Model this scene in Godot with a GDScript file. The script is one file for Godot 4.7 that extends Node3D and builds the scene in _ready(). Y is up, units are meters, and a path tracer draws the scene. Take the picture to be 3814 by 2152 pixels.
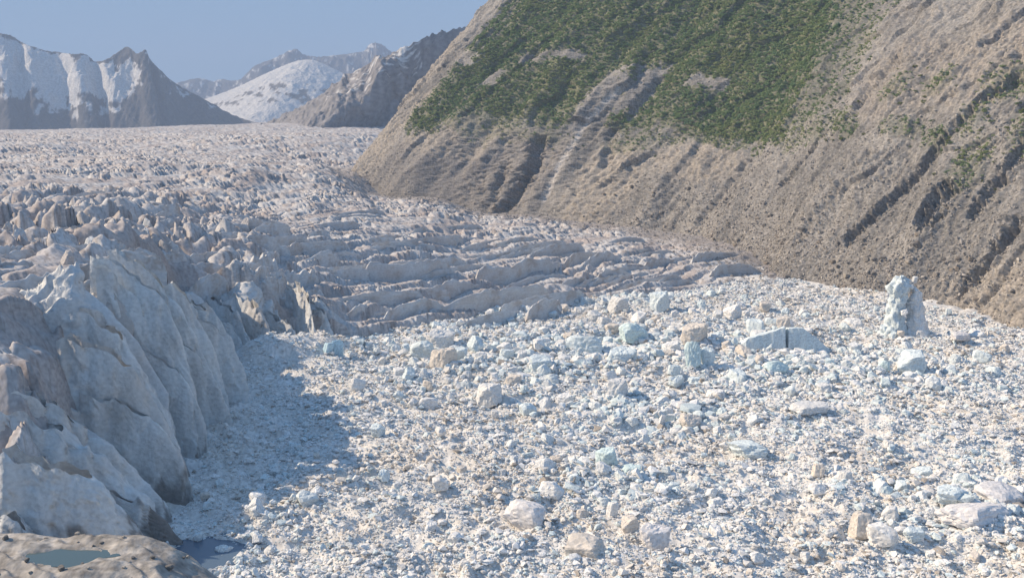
extends Node3D

# ------------------------------------------------------------------ helpers
var rng := RandomNumberGenerator.new()
var mats := {}
var taken := {}

func noise(sd: int, period: float, octaves := 1, kind := FastNoiseLite.TYPE_SIMPLEX_SMOOTH, ridged := false) -> FastNoiseLite:
	var n := FastNoiseLite.new()
	n.seed = sd
	n.noise_type = kind
	n.frequency = 1.0 / period
	if octaves > 1:
		n.fractal_type = FastNoiseLite.FRACTAL_RIDGED if ridged else FastNoiseLite.FRACTAL_FBM
		n.fractal_octaves = octaves
	else:
		n.fractal_type = FastNoiseLite.FRACTAL_NONE
	return n

func cells(sd: int, period: float, what: int, jitter := 1.0) -> FastNoiseLite:
	var n := noise(sd, period, 1, FastNoiseLite.TYPE_CELLULAR)
	n.cellular_return_type = what
	n.cellular_jitter = jitter
	n.cellular_distance_function = FastNoiseLite.DISTANCE_EUCLIDEAN
	return n

func numbered(called: String) -> String:
	var k: int = taken.get(called, 0)
	taken[called] = k + 1
	return called if k == 0 else "%s_%03d" % [called, k]

func structure(o: Node3D, called: String, label: String) -> Node3D:
	o.name = numbered(called)
	o.set_meta("kind", "structure")
	o.set_meta("label", label)
	add_child(o)
	return o

func thing(o: Node3D, called: String, label: String, category: String, group := "") -> Node3D:
	o.name = numbered(called)
	o.set_meta("label", label)
	o.set_meta("category", category)
	if group != "":
		o.set_meta("group", group)
	add_child(o)
	return o

func stuff(o: Node3D, called: String, label: String, category: String) -> Node3D:
	thing(o, called, label, category)
	o.set_meta("kind", "stuff")
	return o

func part(parent: Node3D, mesh: Mesh, called: String, m: Material) -> MeshInstance3D:
	var o := MeshInstance3D.new()
	o.name = called
	o.mesh = mesh
	o.material_override = m
	parent.add_child(o, true)
	return o

func inst(mesh: Mesh, m: Material) -> MeshInstance3D:
	var o := MeshInstance3D.new()
	o.mesh = mesh
	o.material_override = m
	return o

func grain_texture(sd: int, lo: float, hi: float, freq := 0.02) -> NoiseTexture2D:
	var t := NoiseTexture2D.new()
	t.width = 512
	t.height = 512
	t.seamless = true
	t.generate_mipmaps = false
	var n := noise(sd, 1.0 / freq, 5)
	t.noise = n
	var g := Gradient.new()
	g.set_color(0, Color(lo, lo, lo))
	g.set_color(1, Color(hi, hi, hi))
	t.color_ramp = g
	return t

func relief_texture(sd: int, freq: float, strength: float, ridged := false) -> NoiseTexture2D:
	var t := NoiseTexture2D.new()
	t.width = 512
	t.height = 512
	t.seamless = true
	t.as_normal_map = true
	t.bump_strength = strength
	t.noise = noise(sd, 1.0 / freq, 5, FastNoiseLite.TYPE_SIMPLEX_SMOOTH, ridged)
	return t

func surface(sd: int, tile: float, lo: float, hi: float, rough: float, bump: float, ridged := false) -> StandardMaterial3D:
	var m := StandardMaterial3D.new()
	m.vertex_color_use_as_albedo = true
	m.albedo_texture = grain_texture(sd, lo, hi)
	m.roughness = rough
	m.metallic_specular = 0.3
	m.uv1_triplanar = true
	m.uv1_world_triplanar = true
	m.uv1_scale = Vector3.ONE / tile
	if bump > 0.0:
		m.normal_enabled = true
		m.normal_texture = relief_texture(sd + 7, 0.02, 8.0, ridged)
		m.normal_scale = bump
	return m

func own_grain(col: Color, tex: Texture2D, rel: Texture2D) -> StandardMaterial3D:
	var m := plain(0.8)
	m.albedo_color = col.linear_to_srgb()
	m.albedo_texture = tex
	m.uv1_triplanar = true
	m.uv1_world_triplanar = true
	m.uv1_scale = Vector3.ONE / 13.0
	m.normal_enabled = true
	m.normal_texture = rel
	m.normal_scale = 0.35
	return m

func plain(rough: float) -> StandardMaterial3D:
	var m := StandardMaterial3D.new()
	m.vertex_color_use_as_albedo = true
	m.roughness = rough
	m.metallic_specular = 0.3
	return m

# a sheet of nx by nz points, row after row; a quad is left out where skip says so at all four corners
func sheet(v: PackedVector3Array, c: PackedColorArray, nx: int, nz: int, skip: PackedByteArray, flip := false) -> ArrayMesh:
	var nrm := PackedVector3Array()
	nrm.resize(v.size())
	for j in nz:
		var j0 := maxi(j - 1, 0) * nx
		var j1 := mini(j + 1, nz - 1) * nx
		for i in nx:
			var k := j * nx
			var a := v[k + mini(i + 1, nx - 1)] - v[k + maxi(i - 1, 0)]
			var b := v[j1 + i] - v[j0 + i]
			var q := b.cross(a) if flip else a.cross(b)
			nrm[k + i] = q.normalized()
	var idx := PackedInt32Array()
	idx.resize((nx - 1) * (nz - 1) * 6)
	var w := 0
	var has := skip.size() > 0
	for j in nz - 1:
		for i in nx - 1:
			var a := j * nx + i
			var b := a + nx
			if has and skip[a] + skip[a + 1] + skip[b] + skip[b + 1] == 4:
				continue
			if flip:
				idx[w] = a; idx[w + 1] = a + 1; idx[w + 2] = b
				idx[w + 3] = a + 1; idx[w + 4] = b + 1; idx[w + 5] = b
			else:
				idx[w] = a; idx[w + 1] = b; idx[w + 2] = a + 1
				idx[w + 3] = a + 1; idx[w + 4] = b; idx[w + 5] = b + 1
			w += 6
	idx.resize(w)
	var arr := []
	arr.resize(Mesh.ARRAY_MAX)
	arr[Mesh.ARRAY_VERTEX] = v
	arr[Mesh.ARRAY_NORMAL] = nrm
	arr[Mesh.ARRAY_COLOR] = c
	arr[Mesh.ARRAY_INDEX] = idx
	var m := ArrayMesh.new()
	m.add_surface_from_arrays(Mesh.PRIMITIVE_TRIANGLES, arr)
	return m

# unit icosphere, subdivided: [points, indices]
var ico_cache := {}
func icosphere(level: int) -> Array:
	if ico_cache.has(level):
		return ico_cache[level]
	var t := (1.0 + sqrt(5.0)) / 2.0
	var p := [Vector3(-1, t, 0), Vector3(1, t, 0), Vector3(-1, -t, 0), Vector3(1, -t, 0), Vector3(0, -1, t), Vector3(0, 1, t), Vector3(0, -1, -t), Vector3(0, 1, -t), Vector3(t, 0, -1), Vector3(t, 0, 1), Vector3(-t, 0, -1), Vector3(-t, 0, 1)]
	for k in 12:
		p[k] = p[k].normalized()
	var f := [0, 11, 5, 0, 5, 1, 0, 1, 7, 0, 7, 10, 0, 10, 11, 1, 5, 9, 5, 11, 4, 11, 10, 2, 10, 7, 6, 7, 1, 8, 3, 9, 4, 3, 4, 2, 3, 2, 6, 3, 6, 8, 3, 8, 9, 4, 9, 5, 2, 4, 11, 6, 2, 10, 8, 6, 7, 9, 8, 1]
	for l in level:
		var mid := {}
		var g := []
		for k in range(0, f.size(), 3):
			var m := []
			for e in 3:
				var a: int = f[k + e]
				var b: int = f[k + (e + 1) % 3]
				var key := mini(a, b) * 100000 + maxi(a, b)
				if not mid.has(key):
					mid[key] = p.size()
					p.append((p[a] + p[b]).normalized())
				m.append(mid[key])
			g.append_array([f[k], m[0], m[2], f[k + 1], m[1], m[0], f[k + 2], m[2], m[1], m[0], m[1], m[2]])
		f = g
	ico_cache[level] = [p, f]
	return ico_cache[level]

# a broken lump: a ball cut by random planes, edges slightly rounded, faces roughened
func lump(sd: int, level: int, cuts: int, squash: Vector3, rough: float, sharp := 14.0, tint := 0.0, boxy := false) -> ArrayMesh:
	var r := RandomNumberGenerator.new()
	r.seed = sd
	var planes := []
	if boxy:
		for n: Vector3 in [Vector3.RIGHT, Vector3.LEFT, Vector3.UP, Vector3.DOWN, Vector3.FORWARD, Vector3.BACK]:
			planes.append([(n + Vector3(r.randfn(), r.randfn(), r.randfn()) * 0.2).normalized(), r.randf_range(0.5, 0.8)])
	for k in cuts:
		var n := Vector3(r.randfn(), r.randfn(), r.randfn()).normalized()
		planes.append([n, r.randf_range(0.6, 0.9)])
	var n1 := noise(sd, 0.9, 3)
	var ico := icosphere(level)
	var v := PackedVector3Array()
	var c := PackedColorArray()
	var idx := PackedInt32Array()
	for d: Vector3 in ico[0]:
		var s := exp(-sharp)
		for pl in planes:
			var dn: float = pl[0].dot(d)
			if dn > 0.05:
				s += exp(-sharp * minf(pl[1] / dn, 3.0))
		var q := -log(s) / sharp
		q = minf(q, 1.3) + (n1.get_noise_3dv(d * 1.5) + n1.get_noise_3dv(d * 5.0) * 0.5) * rough
		v.append(d * q * squash)
		var g := 1.0 + n1.get_noise_3dv(d * 3.0 + Vector3(9, 9, 9)) * tint
		c.append(Color(g, g, g))
	for k in range(0, ico[1].size(), 3):
		idx.append(ico[1][k]); idx.append(ico[1][k + 2]); idx.append(ico[1][k + 1])
	var arr := []
	arr.resize(Mesh.ARRAY_MAX)
	arr[Mesh.ARRAY_VERTEX] = v
	arr[Mesh.ARRAY_COLOR] = c
	arr[Mesh.ARRAY_INDEX] = idx
	var m := ArrayMesh.new()
	m.add_surface_from_arrays(Mesh.PRIMITIVE_TRIANGLES, arr)
	return m

# a small angular shard
func shard(sd: int) -> ArrayMesh:
	var r := RandomNumberGenerator.new()
	r.seed = sd
	var ico := icosphere(0)
	var v := PackedVector3Array()
	var c := PackedColorArray()
	var idx := PackedInt32Array()
	var squash := Vector3(r.randf_range(0.8, 1.3), r.randf_range(0.6, 0.9), r.randf_range(0.7, 1.1))
	for d: Vector3 in ico[0]:
		v.append((d * r.randf_range(0.6, 1.15) + Vector3(r.randfn(), r.randfn(), r.randfn()) * 0.12) * squash)
		c.append(Color.WHITE)
	for k in range(0, ico[1].size(), 3):
		idx.append(ico[1][k]); idx.append(ico[1][k + 2]); idx.append(ico[1][k + 1])
	var arr := []
	arr.resize(Mesh.ARRAY_MAX)
	arr[Mesh.ARRAY_VERTEX] = v
	arr[Mesh.ARRAY_COLOR] = c
	arr[Mesh.ARRAY_INDEX] = idx
	var m := ArrayMesh.new()
	m.add_surface_from_arrays(Mesh.PRIMITIVE_TRIANGLES, arr)
	return m

func bounds_scale(m: Mesh) -> float:
	return maxf(m.get_aabb().size.x, m.get_aabb().size.z)

func multi(parent: Node3D, mesh: Mesh, m: Material, places: Array, colors: PackedColorArray, called: String) -> void:
	var mm := MultiMesh.new()
	mm.transform_format = MultiMesh.TRANSFORM_3D
	mm.use_colors = true
	mm.mesh = mesh
	mm.instance_count = places.size()
	for k in places.size():
		mm.set_instance_transform(k, places[k])
		mm.set_instance_color(k, colors[k])
	var o := MultiMeshInstance3D.new()
	o.multimesh = mm
	o.material_override = m
	o.name = called
	o.set_meta("kind", "stuff")
	parent.add_child(o, true)

func turned(r: RandomNumberGenerator) -> Basis:
	return Basis(Quaternion(Vector3(r.randfn(), r.randfn(), r.randfn()).normalized(), r.randf() * TAU))

static func ss(a: float, b: float, x: float) -> float:
	var t := clampf((x - a) / (b - a), 0.0, 1.0)
	return t * t * (3.0 - 2.0 * t)

static func seg_dist(p: Vector2, a: Vector2, b: Vector2) -> float:
	var ab := b - a
	var t := clampf((p - a).dot(ab) / ab.length_squared(), 0.0, 1.0)
	return p.distance_to(a + ab * t)

func line_dist(p: Vector2, pts: PackedVector2Array) -> float:
	var best := 1e9
	for k in pts.size() - 1:
		best = minf(best, seg_dist(p, pts[k], pts[k + 1]))
	return best

func along(pts: Array, t: float):
	var f := clampf(t, 0.0, 1.0) * (pts.size() - 1)
	var k := mini(int(f), pts.size() - 2)
	var u := f - k
	var p0 = pts[maxi(k - 1, 0)]
	var p1 = pts[k]
	var p2 = pts[k + 1]
	var p3 = pts[mini(k + 2, pts.size() - 1)]
	return 0.5 * ((2.0 * p1) + (p2 - p0) * u + (2.0 * p0 - 5.0 * p1 + 4.0 * p2 - p3) * u * u + (3.0 * p1 - p0 - 3.0 * p2 + p3) * u * u * u)

# ------------------------------------------------------------------ the lie of the land
# where the glacier ends against the rubble of the basin, seen from above (x, z)
var front := PackedVector2Array([Vector2(-150, -180), Vector2(-118, -215), Vector2(-104, -250), Vector2(-100, -275), Vector2(-110, -329), Vector2(-119, -395), Vector2(-126, -430), Vector2(-138, -476), Vector2(-135, -508), Vector2(-96, -532), Vector2(-67, -563), Vector2(-34, -599), Vector2(26, -680), Vector2(88, -690), Vector2(150, -728), Vector2(204, -760), Vector2(260, -800)])
# foot and brow of the valley side
var foot := [Vector3(345, -4, -330), Vector3(325, -3, -460), Vector3(301, -2, -567), Vector3(280, -2, -640), Vector3(245, 0, -705), Vector3(215, 3, -780), Vector3(205, 8, -870), Vector3(180, 12, -983), Vector3(60, 18, -1113), Vector3(-150, 34, -1239), Vector3(-229, 58, -1366), Vector3(-205, 64, -1480), Vector3(-110, 70, -1640)]
var brow := [Vector3(800, 420, -560), Vector3(740, 420, -690), Vector3(690, 420, -800), Vector3(650, 420, -880), Vector3(615, 420, -950), Vector3(585, 420, -1020), Vector3(560, 420, -1100), Vector3(520, 430, -1200), Vector3(400, 440, -1320), Vector3(230, 450, -1440), Vector3(140, 450, -1520), Vector3(120, 450, -1570), Vector3(110, 450, -1620)]
# heights of the glacier's surface: (x / -z, distance, height)
var levels := [[-0.62, 250, 30], [-0.62, 400, 66], [-0.52, 330, 62], [-0.52, 420, 64], [-0.52, 614, 61], [-0.52, 800, 66], [-0.52, 1088, 75], [-0.52, 1700, 95], [-0.52, 2400, 104], [-0.52, 3400, 105], [-0.42, 420, 64], [-0.40, 508, 58], [-0.40, 800, 61], [-0.40, 1300, 80], [-0.40, 3000, 111], [-0.29, 470, 40], [-0.29, 520, 36], [-0.28, 580, 40], [-0.28, 716, 47], [-0.28, 1200, 74], [-0.28, 2114, 103], [-0.28, 3200, 122], [-0.21, 545, 14], [-0.21, 580, 24], [-0.21, 644, 32], [-0.21, 800, 40], [-0.21, 1000, 51], [-0.21, 1300, 70], [-0.21, 2100, 103], [-0.21, 3500, 136], [-0.16, 560, 8], [-0.16, 620, 20], [-0.16, 800, 34], [-0.16, 980, 42], [-0.16, 1366, 59], [-0.117, 575, 6], [-0.117, 657, 17], [-0.117, 798, 28], [-0.117, 1000, 31], [-0.125, 1239, 33], [-0.05, 620, 5], [-0.05, 720, 17], [0.0, 690, 7], [0.0, 780, 17], [0.0, 900, 21], [0.0, 1113, 18], [0.09, 700, 4], [0.09, 800, 13], [0.09, 900, 15], [0.09, 1050, 14], [0.19, 740, 3], [0.19, 800, 9], [0.19, 900, 10], [0.19, 983, 11], [0.27, 754, 1]]

const GX0 := -560.0
const GZ0 := -1640.0
const GS := 6.0
const GNX := 180
const GNZ := 250
var map_front := PackedFloat32Array()
var map_hill := PackedFloat32Array()
var map_level := PackedFloat32Array()

func make_maps() -> void:
	var ff := PackedVector2Array()
	for k in 60:
		var f: Vector3 = along(foot, k / 59.0)
		ff.append(Vector2(f.x, f.z))
	var poly := front.duplicate()
	poly.append(Vector2(400, -1700)); poly.append(Vector2(-2000, -1700)); poly.append(Vector2(-2000, -180))
	map_front.resize(GNX * GNZ)
	map_hill.resize(GNX * GNZ)
	for j in GNZ:
		for i in GNX:
			var p := Vector2(GX0 + i * GS, GZ0 + j * GS)
			var d := line_dist(p, front)
			map_front[j * GNX + i] = d if Geometry2D.is_point_in_polygon(p, poly) else -d
			map_hill[j * GNX + i] = line_dist(p, ff)

func sample(map: PackedFloat32Array, x: float, z: float) -> float:
	var fx := clampf((x - GX0) / GS, 0.0, GNX - 1.001)
	var fz := clampf((z - GZ0) / GS, 0.0, GNZ - 1.001)
	var i := int(fx)
	var j := int(fz)
	var u := fx - i
	var w := fz - j
	var k := j * GNX + i
	return lerpf(lerpf(map[k], map[k + 1], u), lerpf(map[k + GNX], map[k + GNX + 1], u), w)

# level of the ice, from a table by direction and distance
const LT0 := -0.70
const LT1 := 0.34
const LNX := 80
const LNZ := 80
var level_grid := PackedFloat32Array()
func make_levels() -> void:
	level_grid.resize(LNX * LNZ)
	for j in LNZ:
		var ld := lerpf(log(215.0), log(3900.0), j / float(LNZ - 1))
		for i in LNX:
			var t := lerpf(LT0, LT1, i / float(LNX - 1))
			var sw := 0.0
			var sh := 0.0
			for q in levels:
				var dx: float = (t - q[0]) * 6.0
				var dz: float = (ld - log(q[1])) * 2.2
				var w := 1.0 / pow(dx * dx + dz * dz + 0.004, 2.0)
				sw += w
				sh += w * q[2]
			level_grid[j * LNX + i] = sh / sw

func ice_level(x: float, z: float) -> float:
	var d := maxf(-z, 1.0)
	var fx := clampf((x / d - LT0) / (LT1 - LT0) * (LNX - 1), 0.0, LNX - 1.001)
	var fz := clampf((log(d) - log(215.0)) / (log(3900.0) - log(215.0)) * (LNZ - 1), 0.0, LNZ - 1.001)
	var i := int(fx)
	var j := int(fz)
	var u := fx - i
	var w := fz - j
	var k := j * LNX + i
	return lerpf(lerpf(level_grid[k], level_grid[k + 1], u), lerpf(level_grid[k + LNX], level_grid[k + LNX + 1], u), w)

# ------------------------------------------------------------------ rubble of the basin
var nb1 := noise(11, 75.0, 2)
var nb2 := noise(12, 24.0, 3, FastNoiseLite.TYPE_SIMPLEX_SMOOTH, true)
var nb3 := noise(13, 5.0, 3)
var mounds := [[40, -560, 26, 7, 4.0], [120, -520, 30, 7, 4.5], [-20, -540, 22, 7, 4.0], [180, -560, 30, 8, 4.0], [90, -440, 30, 7, 3.5], [-30, -460, 26, 8, 3.5], [30, -390, 26, 7, 3.0], [130, -350, 26, 7, 3.0], [60, -280, 22, 6, 2.6], [-10, -345, 22, 6, 2.6], [220, -450, 30, 8, 3.5], [10, -262, 18, 6, 2.4], [95, -250, 20, 6, 2.4], [-122, -500, 22, 18, 15.0], [-100, -520, 26, 10, 7.0], [105, -575, 30, 9, 4.5], [60, -470, 34, 10, 3.5], [0, -430, 40, 12, 3.0], [-30, -300, 30, 12, 3.0], [70, -330, 40, 11, 3.5], [105, -300, 16, 34, 3.0], [180, -480, 50, 12, 3.0], [10, -510, 40, 10, 3.5], [150, -400, 40, 14, 3.0]]
func basin_height(x: float, z: float) -> float:
	var h := nb1.get_noise_2d(x, z) * 3.2 + nb2.get_noise_2d(x, z * 1.4) * 3.0 + nb3.get_noise_2d(x * 0.6, z * 0.6) * 0.8 - 0.6
	for m in mounds:
		var dx: float = (x - m[0] + (z - m[1]) * 0.5) / m[2]
		var dz: float = (z - m[1]) / m[3]
		var e := dx * dx + dz * dz
		if e < 4.0:
			h += m[4] * exp(-e * 1.4)
	var px := (x + 88.0) / 10.0
	var pz := (z + 264.0) / 10.5
	var e2 := px * px + pz * pz
	if e2 < 3.0:
		h = lerpf(h, -1.8, ss(1.7, 0.7, e2 + nb3.get_noise_2d(x, z) * 0.5))
	return h

# ------------------------------------------------------------------ glacier surface
var ng1 := noise(21, 90.0, 2)
var ng2 := noise(22, 16.0, 2)
var ng3 := noise(23, 4.5, 3)
var ng4 := noise(24, 260.0, 2)
var cell_v := cells(31, 17.0, FastNoiseLite.RETURN_CELL_VALUE)
var cell_d := cells(31, 17.0, FastNoiseLite.RETURN_DISTANCE)
var cell_e := cells(31, 17.0, FastNoiseLite.RETURN_DISTANCE2_SUB)
var far_v := cells(35, 14.0, FastNoiseLite.RETURN_CELL_VALUE)
var far_e := cells(35, 14.0, FastNoiseLite.RETURN_DISTANCE2_SUB)
var shear := noise(27, 30.0, 2)
var ridge_v := noise(41, 1.0, 1, FastNoiseLite.TYPE_VALUE)

func glacier_height(x: float, z: float) -> float:
	var d := -z
	var t := x / d
	var base := ice_level(x, z)
	var sf := sample(map_front, x, z)
	var sh := sample(map_hill, x, z) if d < 1600.0 else 300.0
	var w1 := ng1.get_noise_2d(x, z)
	var w2 := ng2.get_noise_2d(x, z)
	var w3 := ng3.get_noise_2d(x, z)
	var calm := ss(4.0, 75.0, sh)
	var relief := 0.0
	var leftness := ss(-0.23, -0.31, t)
	var far := ss(650.0, 1050.0, d)
	# long blocks between crevasses
	if leftness < 1.0 and far < 1.0:
		var q := 0.73 * x + 0.68 * z + w1 * 11.0 + w2 * 2.0
		var p := 0.68 * x - 0.73 * z
		var L := 17.0
		var c := floorf(q / L)
		var f := q / L - c
		var a := 0.5 + 0.5 * ridge_v.get_noise_2d(c * 7.3, p / 48.0 + c * 3.7)
		var tilt := ridge_v.get_noise_2d(c * 5.1 + 40.0, p / 30.0)
		var saw := 0.0
		if f < 0.72:
			saw = 0.25 + 0.75 * pow(f / 0.72, 0.8)
		elif f < 0.80:
			saw = 1.0 - (f - 0.72) / 0.08
		var cut := ss(0.0, 0.25, absf(ridge_v.get_noise_2d(c * 3.3 + 90.0, p / 26.0)))
		relief += (1.0 - leftness) * (1.0 - far) * (saw * (3.0 + 6.0 * a + 2.0 * tilt) * (0.55 + 0.45 * cut) - 7.0)
	# pinnacles
	if leftness > 0.0 and far < 1.0:
		var px := (0.68 * x - 0.73 * z) * 0.72 + w2 * 5.0
		var pz := 0.73 * x + 0.68 * z + w1 * 14.0
		var e := cell_e.get_noise_2d(px, pz) + 1.0
		var v := cell_v.get_noise_2d(px, pz)
		var dd := cell_d.get_noise_2d(px, pz) + 1.0
		relief += leftness * (1.0 - far) * ((v * 6.0 + 6.0 + (0.55 - dd) * 20.0) * ss(0.02, 0.24, e) - 5.0)
	# finer crevassed ice far off
	if far > 0.0:
		var px := (0.68 * x - 0.73 * z) * 0.55 + w1 * 30.0
		var pz := (0.73 * x + 0.68 * z) * 1.1 + w1 * 22.0 + w2 * 5.0
		var e := far_e.get_noise_2d(px, pz) + 1.0
		var v := far_v.get_noise_2d(px, pz)
		relief += far * ((v * 3.2 + 4.0) * ss(0.0, 0.3, e) - 4.0 + ng4.get_noise_2d(x, z) * 4.0) * (1.0 - ss(1800.0, 3400.0, d) * 0.6)
	relief += w3 * lerpf(1.2, 0.7, leftness)
	# long open crevasses
	if d > 520.0:
		var cr := shear.get_noise_2d((0.35 * x - 0.94 * z) * 0.16 + w1 * 4.0, (0.94 * x + 0.35 * z) + w1 * 9.0)
		relief -= ss(0.13, 0.02, absf(cr)) * 5.0 * ss(520.0, 700.0, d) * ss(-0.1, 0.3, ng4.get_noise_2d(x + 900.0, z))
	if leftness > 0.0 and d < 450.0:
		relief *= lerpf(1.0, 0.4, leftness * ss(450.0, 390.0, d))
	relief *= 0.8 + 0.5 * ng4.get_noise_2d(x * 1.6 - 400.0, z * 1.6)
	var h := base + relief * (0.3 + 0.7 * calm) * ss(-4.0, 26.0, sf)
	# the edge towards the rubble
	h = minf(h, -7.0 + (sf + w2 * 5.0 + w3 * 2.0) * 1.6 + ss(0.0, 14.0, sf) * 6.0)
	# room for the great wall on the left
	if d < 545.0 and x < -80.0:
		h -= (1.0 - ss(24.0, 62.0, sf)) * 28.0
	# dies away against the valley side
	return h

func glacier_color(x: float, z: float, sh: float) -> Color:
	var a := ng1.get_noise_2d(x * 1.7 + 300.0, z * 1.7)
	var b := ng2.get_noise_2d(x * 0.8 - 200.0, z * 0.8)
	var c := ng3.get_noise_2d(x + 70.0, z - 50.0)
	var clean := Color(0.62, 0.625, 0.63)
	var dirty := Color(0.49, 0.44, 0.42)
	var col := clean.lerp(dirty, clampf(0.5 + a * 0.5 + b * 0.45 + c * 0.35, 0.0, 1.0))
	if c + b * 0.6 > 0.42:
		col = col.lerp(Color(0.24, 0.21, 0.19), 0.6)
	# dirt drawn out along the flow
	var band := shear.get_noise_2d((0.35 * x - 0.94 * z) * 0.10 + 60.0, (0.94 * x + 0.35 * z) * 0.7)
	col = col.lerp(Color(0.40, 0.345, 0.325), ss(0.12, 0.4, band + c * 0.15) * 0.6)
	# stony debris along the margin
	var grit := 1.0 - ss(10.0, 60.0 + a * 40.0, sh + b * 22.0)
	return col.lerp(Color(0.33, 0.30, 0.28), 0.75 if grit > 0.5 + c * 0.9 + b * 0.3 else 0.0)

func build_glacier() -> void:
	var g := Node3D.new()
	structure(g, "glacier", "crevassed dirty white glacier filling the valley down to the rubble")
	var nx := 620
	var nz := 720
	var v := PackedVector3Array()
	var c := PackedColorArray()
	var s := PackedByteArray()
	v.resize(nx * nz)
	c.resize(nx * nz)
	s.resize(nx * nz)
	for j in nz:
		var d := exp(lerpf(log(222.0), log(3800.0), j / float(nz - 1)))
		for i in nx:
			var x := lerpf(-0.64, 0.31, i / float(nx - 1)) * d
			var z := -d
			var k := j * nx + i
			var sf := sample(map_front, x, z)
			if sf < -8.0 and d < 1500.0:
				v[k] = Vector3(x, -8.0, z)
				s[k] = 1
				continue
			v[k] = Vector3(x, glacier_height(x, z), z)
			c[k] = glacier_color(x, z, sample(map_hill, x, z) if d < 1600.0 else 300.0)
	part(g, sheet(v, c, nx, nz, s, true), "ice_surface", mats.ice)
	build_blades(g)
	build_seracs(g)
	build_cliff(g)
	build_fins(g)

# long blades of ice between the crevasses where the glacier spreads into the basin: crest line, height of the wall below it
var blades := [[[Vector3(-98, 26, -668), Vector3(-73, 26, -678), Vector3(-50, 24, -700), Vector3(-43, 16, -707)], 19.8], [[Vector3(-97, 15, -664), Vector3(-75, 13, -673), Vector3(-50, 19, -696), Vector3(-40, 14, -705)], 5.8], [[Vector3(-57, 10, -647), Vector3(-41, 16, -662), Vector3(-24, 10, -678)], 14.2], [[Vector3(-73, 10, -584), Vector3(-54, 14, -602), Vector3(-44, 8, -611)], 10.2], [[Vector3(-49, 4, -608), Vector3(-22, 14, -625), Vector3(-6, 14, -640), Vector3(20, 12, -666)], 12.4], [[Vector3(-66, 2, -576), Vector3(-51, 4, -590), Vector3(-40, 2, -600)], 5.8], [[Vector3(-33, 4, -568), Vector3(-10, 8, -590), Vector3(10, 4, -609)], 6.0], [[Vector3(-22, 18, -706), Vector3(-4, 17, -718), Vector3(16, 21, -738), Vector3(36, 14, -757)], 18.2], [[Vector3(18, 17, -807), Vector3(36, 21, -824), Vector3(58, 19, -846)], 10.5], [[Vector3(41, 10, -782), Vector3(51, 18, -792), Vector3(70, 17, -810)], 10.1], [[Vector3(61, 13, -788), Vector3(76, 18, -802), Vector3(93, 9, -819)], 10.2], [[Vector3(37, 6, -713), Vector3(47, 9, -722), Vector3(59, 5, -733)], 7.6], [[Vector3(64, 7, -736), Vector3(74, 12, -746), Vector3(92, 6, -763)], 9.5], [[Vector3(-2, 10, -611), Vector3(19, 11, -632), Vector3(43, 11, -654)], 5.2], [[Vector3(11, 8, -596), Vector3(19, 13, -604), Vector3(29, 11, -614)], 8.9], [[Vector3(-177, 40, -692), Vector3(-168, 42, -700), Vector3(-152, 40, -715)], 8.9], [[Vector3(-164, 32, -693), Vector3(-146, 37, -710), Vector3(-127, 35, -729)], 7.5], [[Vector3(-142, 28, -658), Vector3(-127, 36, -672), Vector3(-120, 28, -679)], 13.0], [[Vector3(-124, 26, -653), Vector3(-108, 25, -668), Vector3(-101, 25, -675)], 8.4], [[Vector3(-158, 36, -584), Vector3(-150, 43, -592), Vector3(-144, 37, -598)], 26.4], [[Vector3(-140, 31, -591), Vector3(-133, 32, -598), Vector3(-123, 30, -607)], 19.3], [[Vector3(-137, 21, -576), Vector3(-123, 22, -590), Vector3(-117, 20, -595)], 7.2], [[Vector3(-115, 19, -582), Vector3(-106, 14, -590), Vector3(-104, 13, -592)], 7.1], [[Vector3(-100, 7, -574), Vector3(-90, 14, -584), Vector3(-84, 8, -590), Vector3(-72, 4, -601)], 11.8], [[Vector3(110, 5, -728), Vector3(125, 8, -742), Vector3(134, 0, -751)], 7.8], [[Vector3(154, 13, -818), Vector3(169, 14, -832), Vector3(204, 6, -865)], 10.6], [[Vector3(111, 10, -797), Vector3(125, 12, -810), Vector3(138, 8, -822)], 6.8], [[Vector3(161, 11, -764), Vector3(186, 10, -788), Vector3(209, -2, -810)], 11.8], [[Vector3(-106, 29, -753), Vector3(-88, 30, -770), Vector3(-67, 26, -790)], 4.8], [[Vector3(-90, 26, -852), Vector3(-80, 32, -862), Vector3(-68, 26, -873)], 7.2], [[Vector3(-154, 39, -748), Vector3(-146, 41, -756), Vector3(-141, 35, -761)], 6.3], [[Vector3(-12, 20, -845), Vector3(6, 23, -862), Vector3(29, 19, -884)], 5.4], [[Vector3(86, 14, -895), Vector3(108, 17, -916), Vector3(124, 14, -931)], 5.7], [[Vector3(-43, 18, -817), Vector3(-30, 21, -830), Vector3(-14, 17, -845)], 5.2]]
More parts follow.
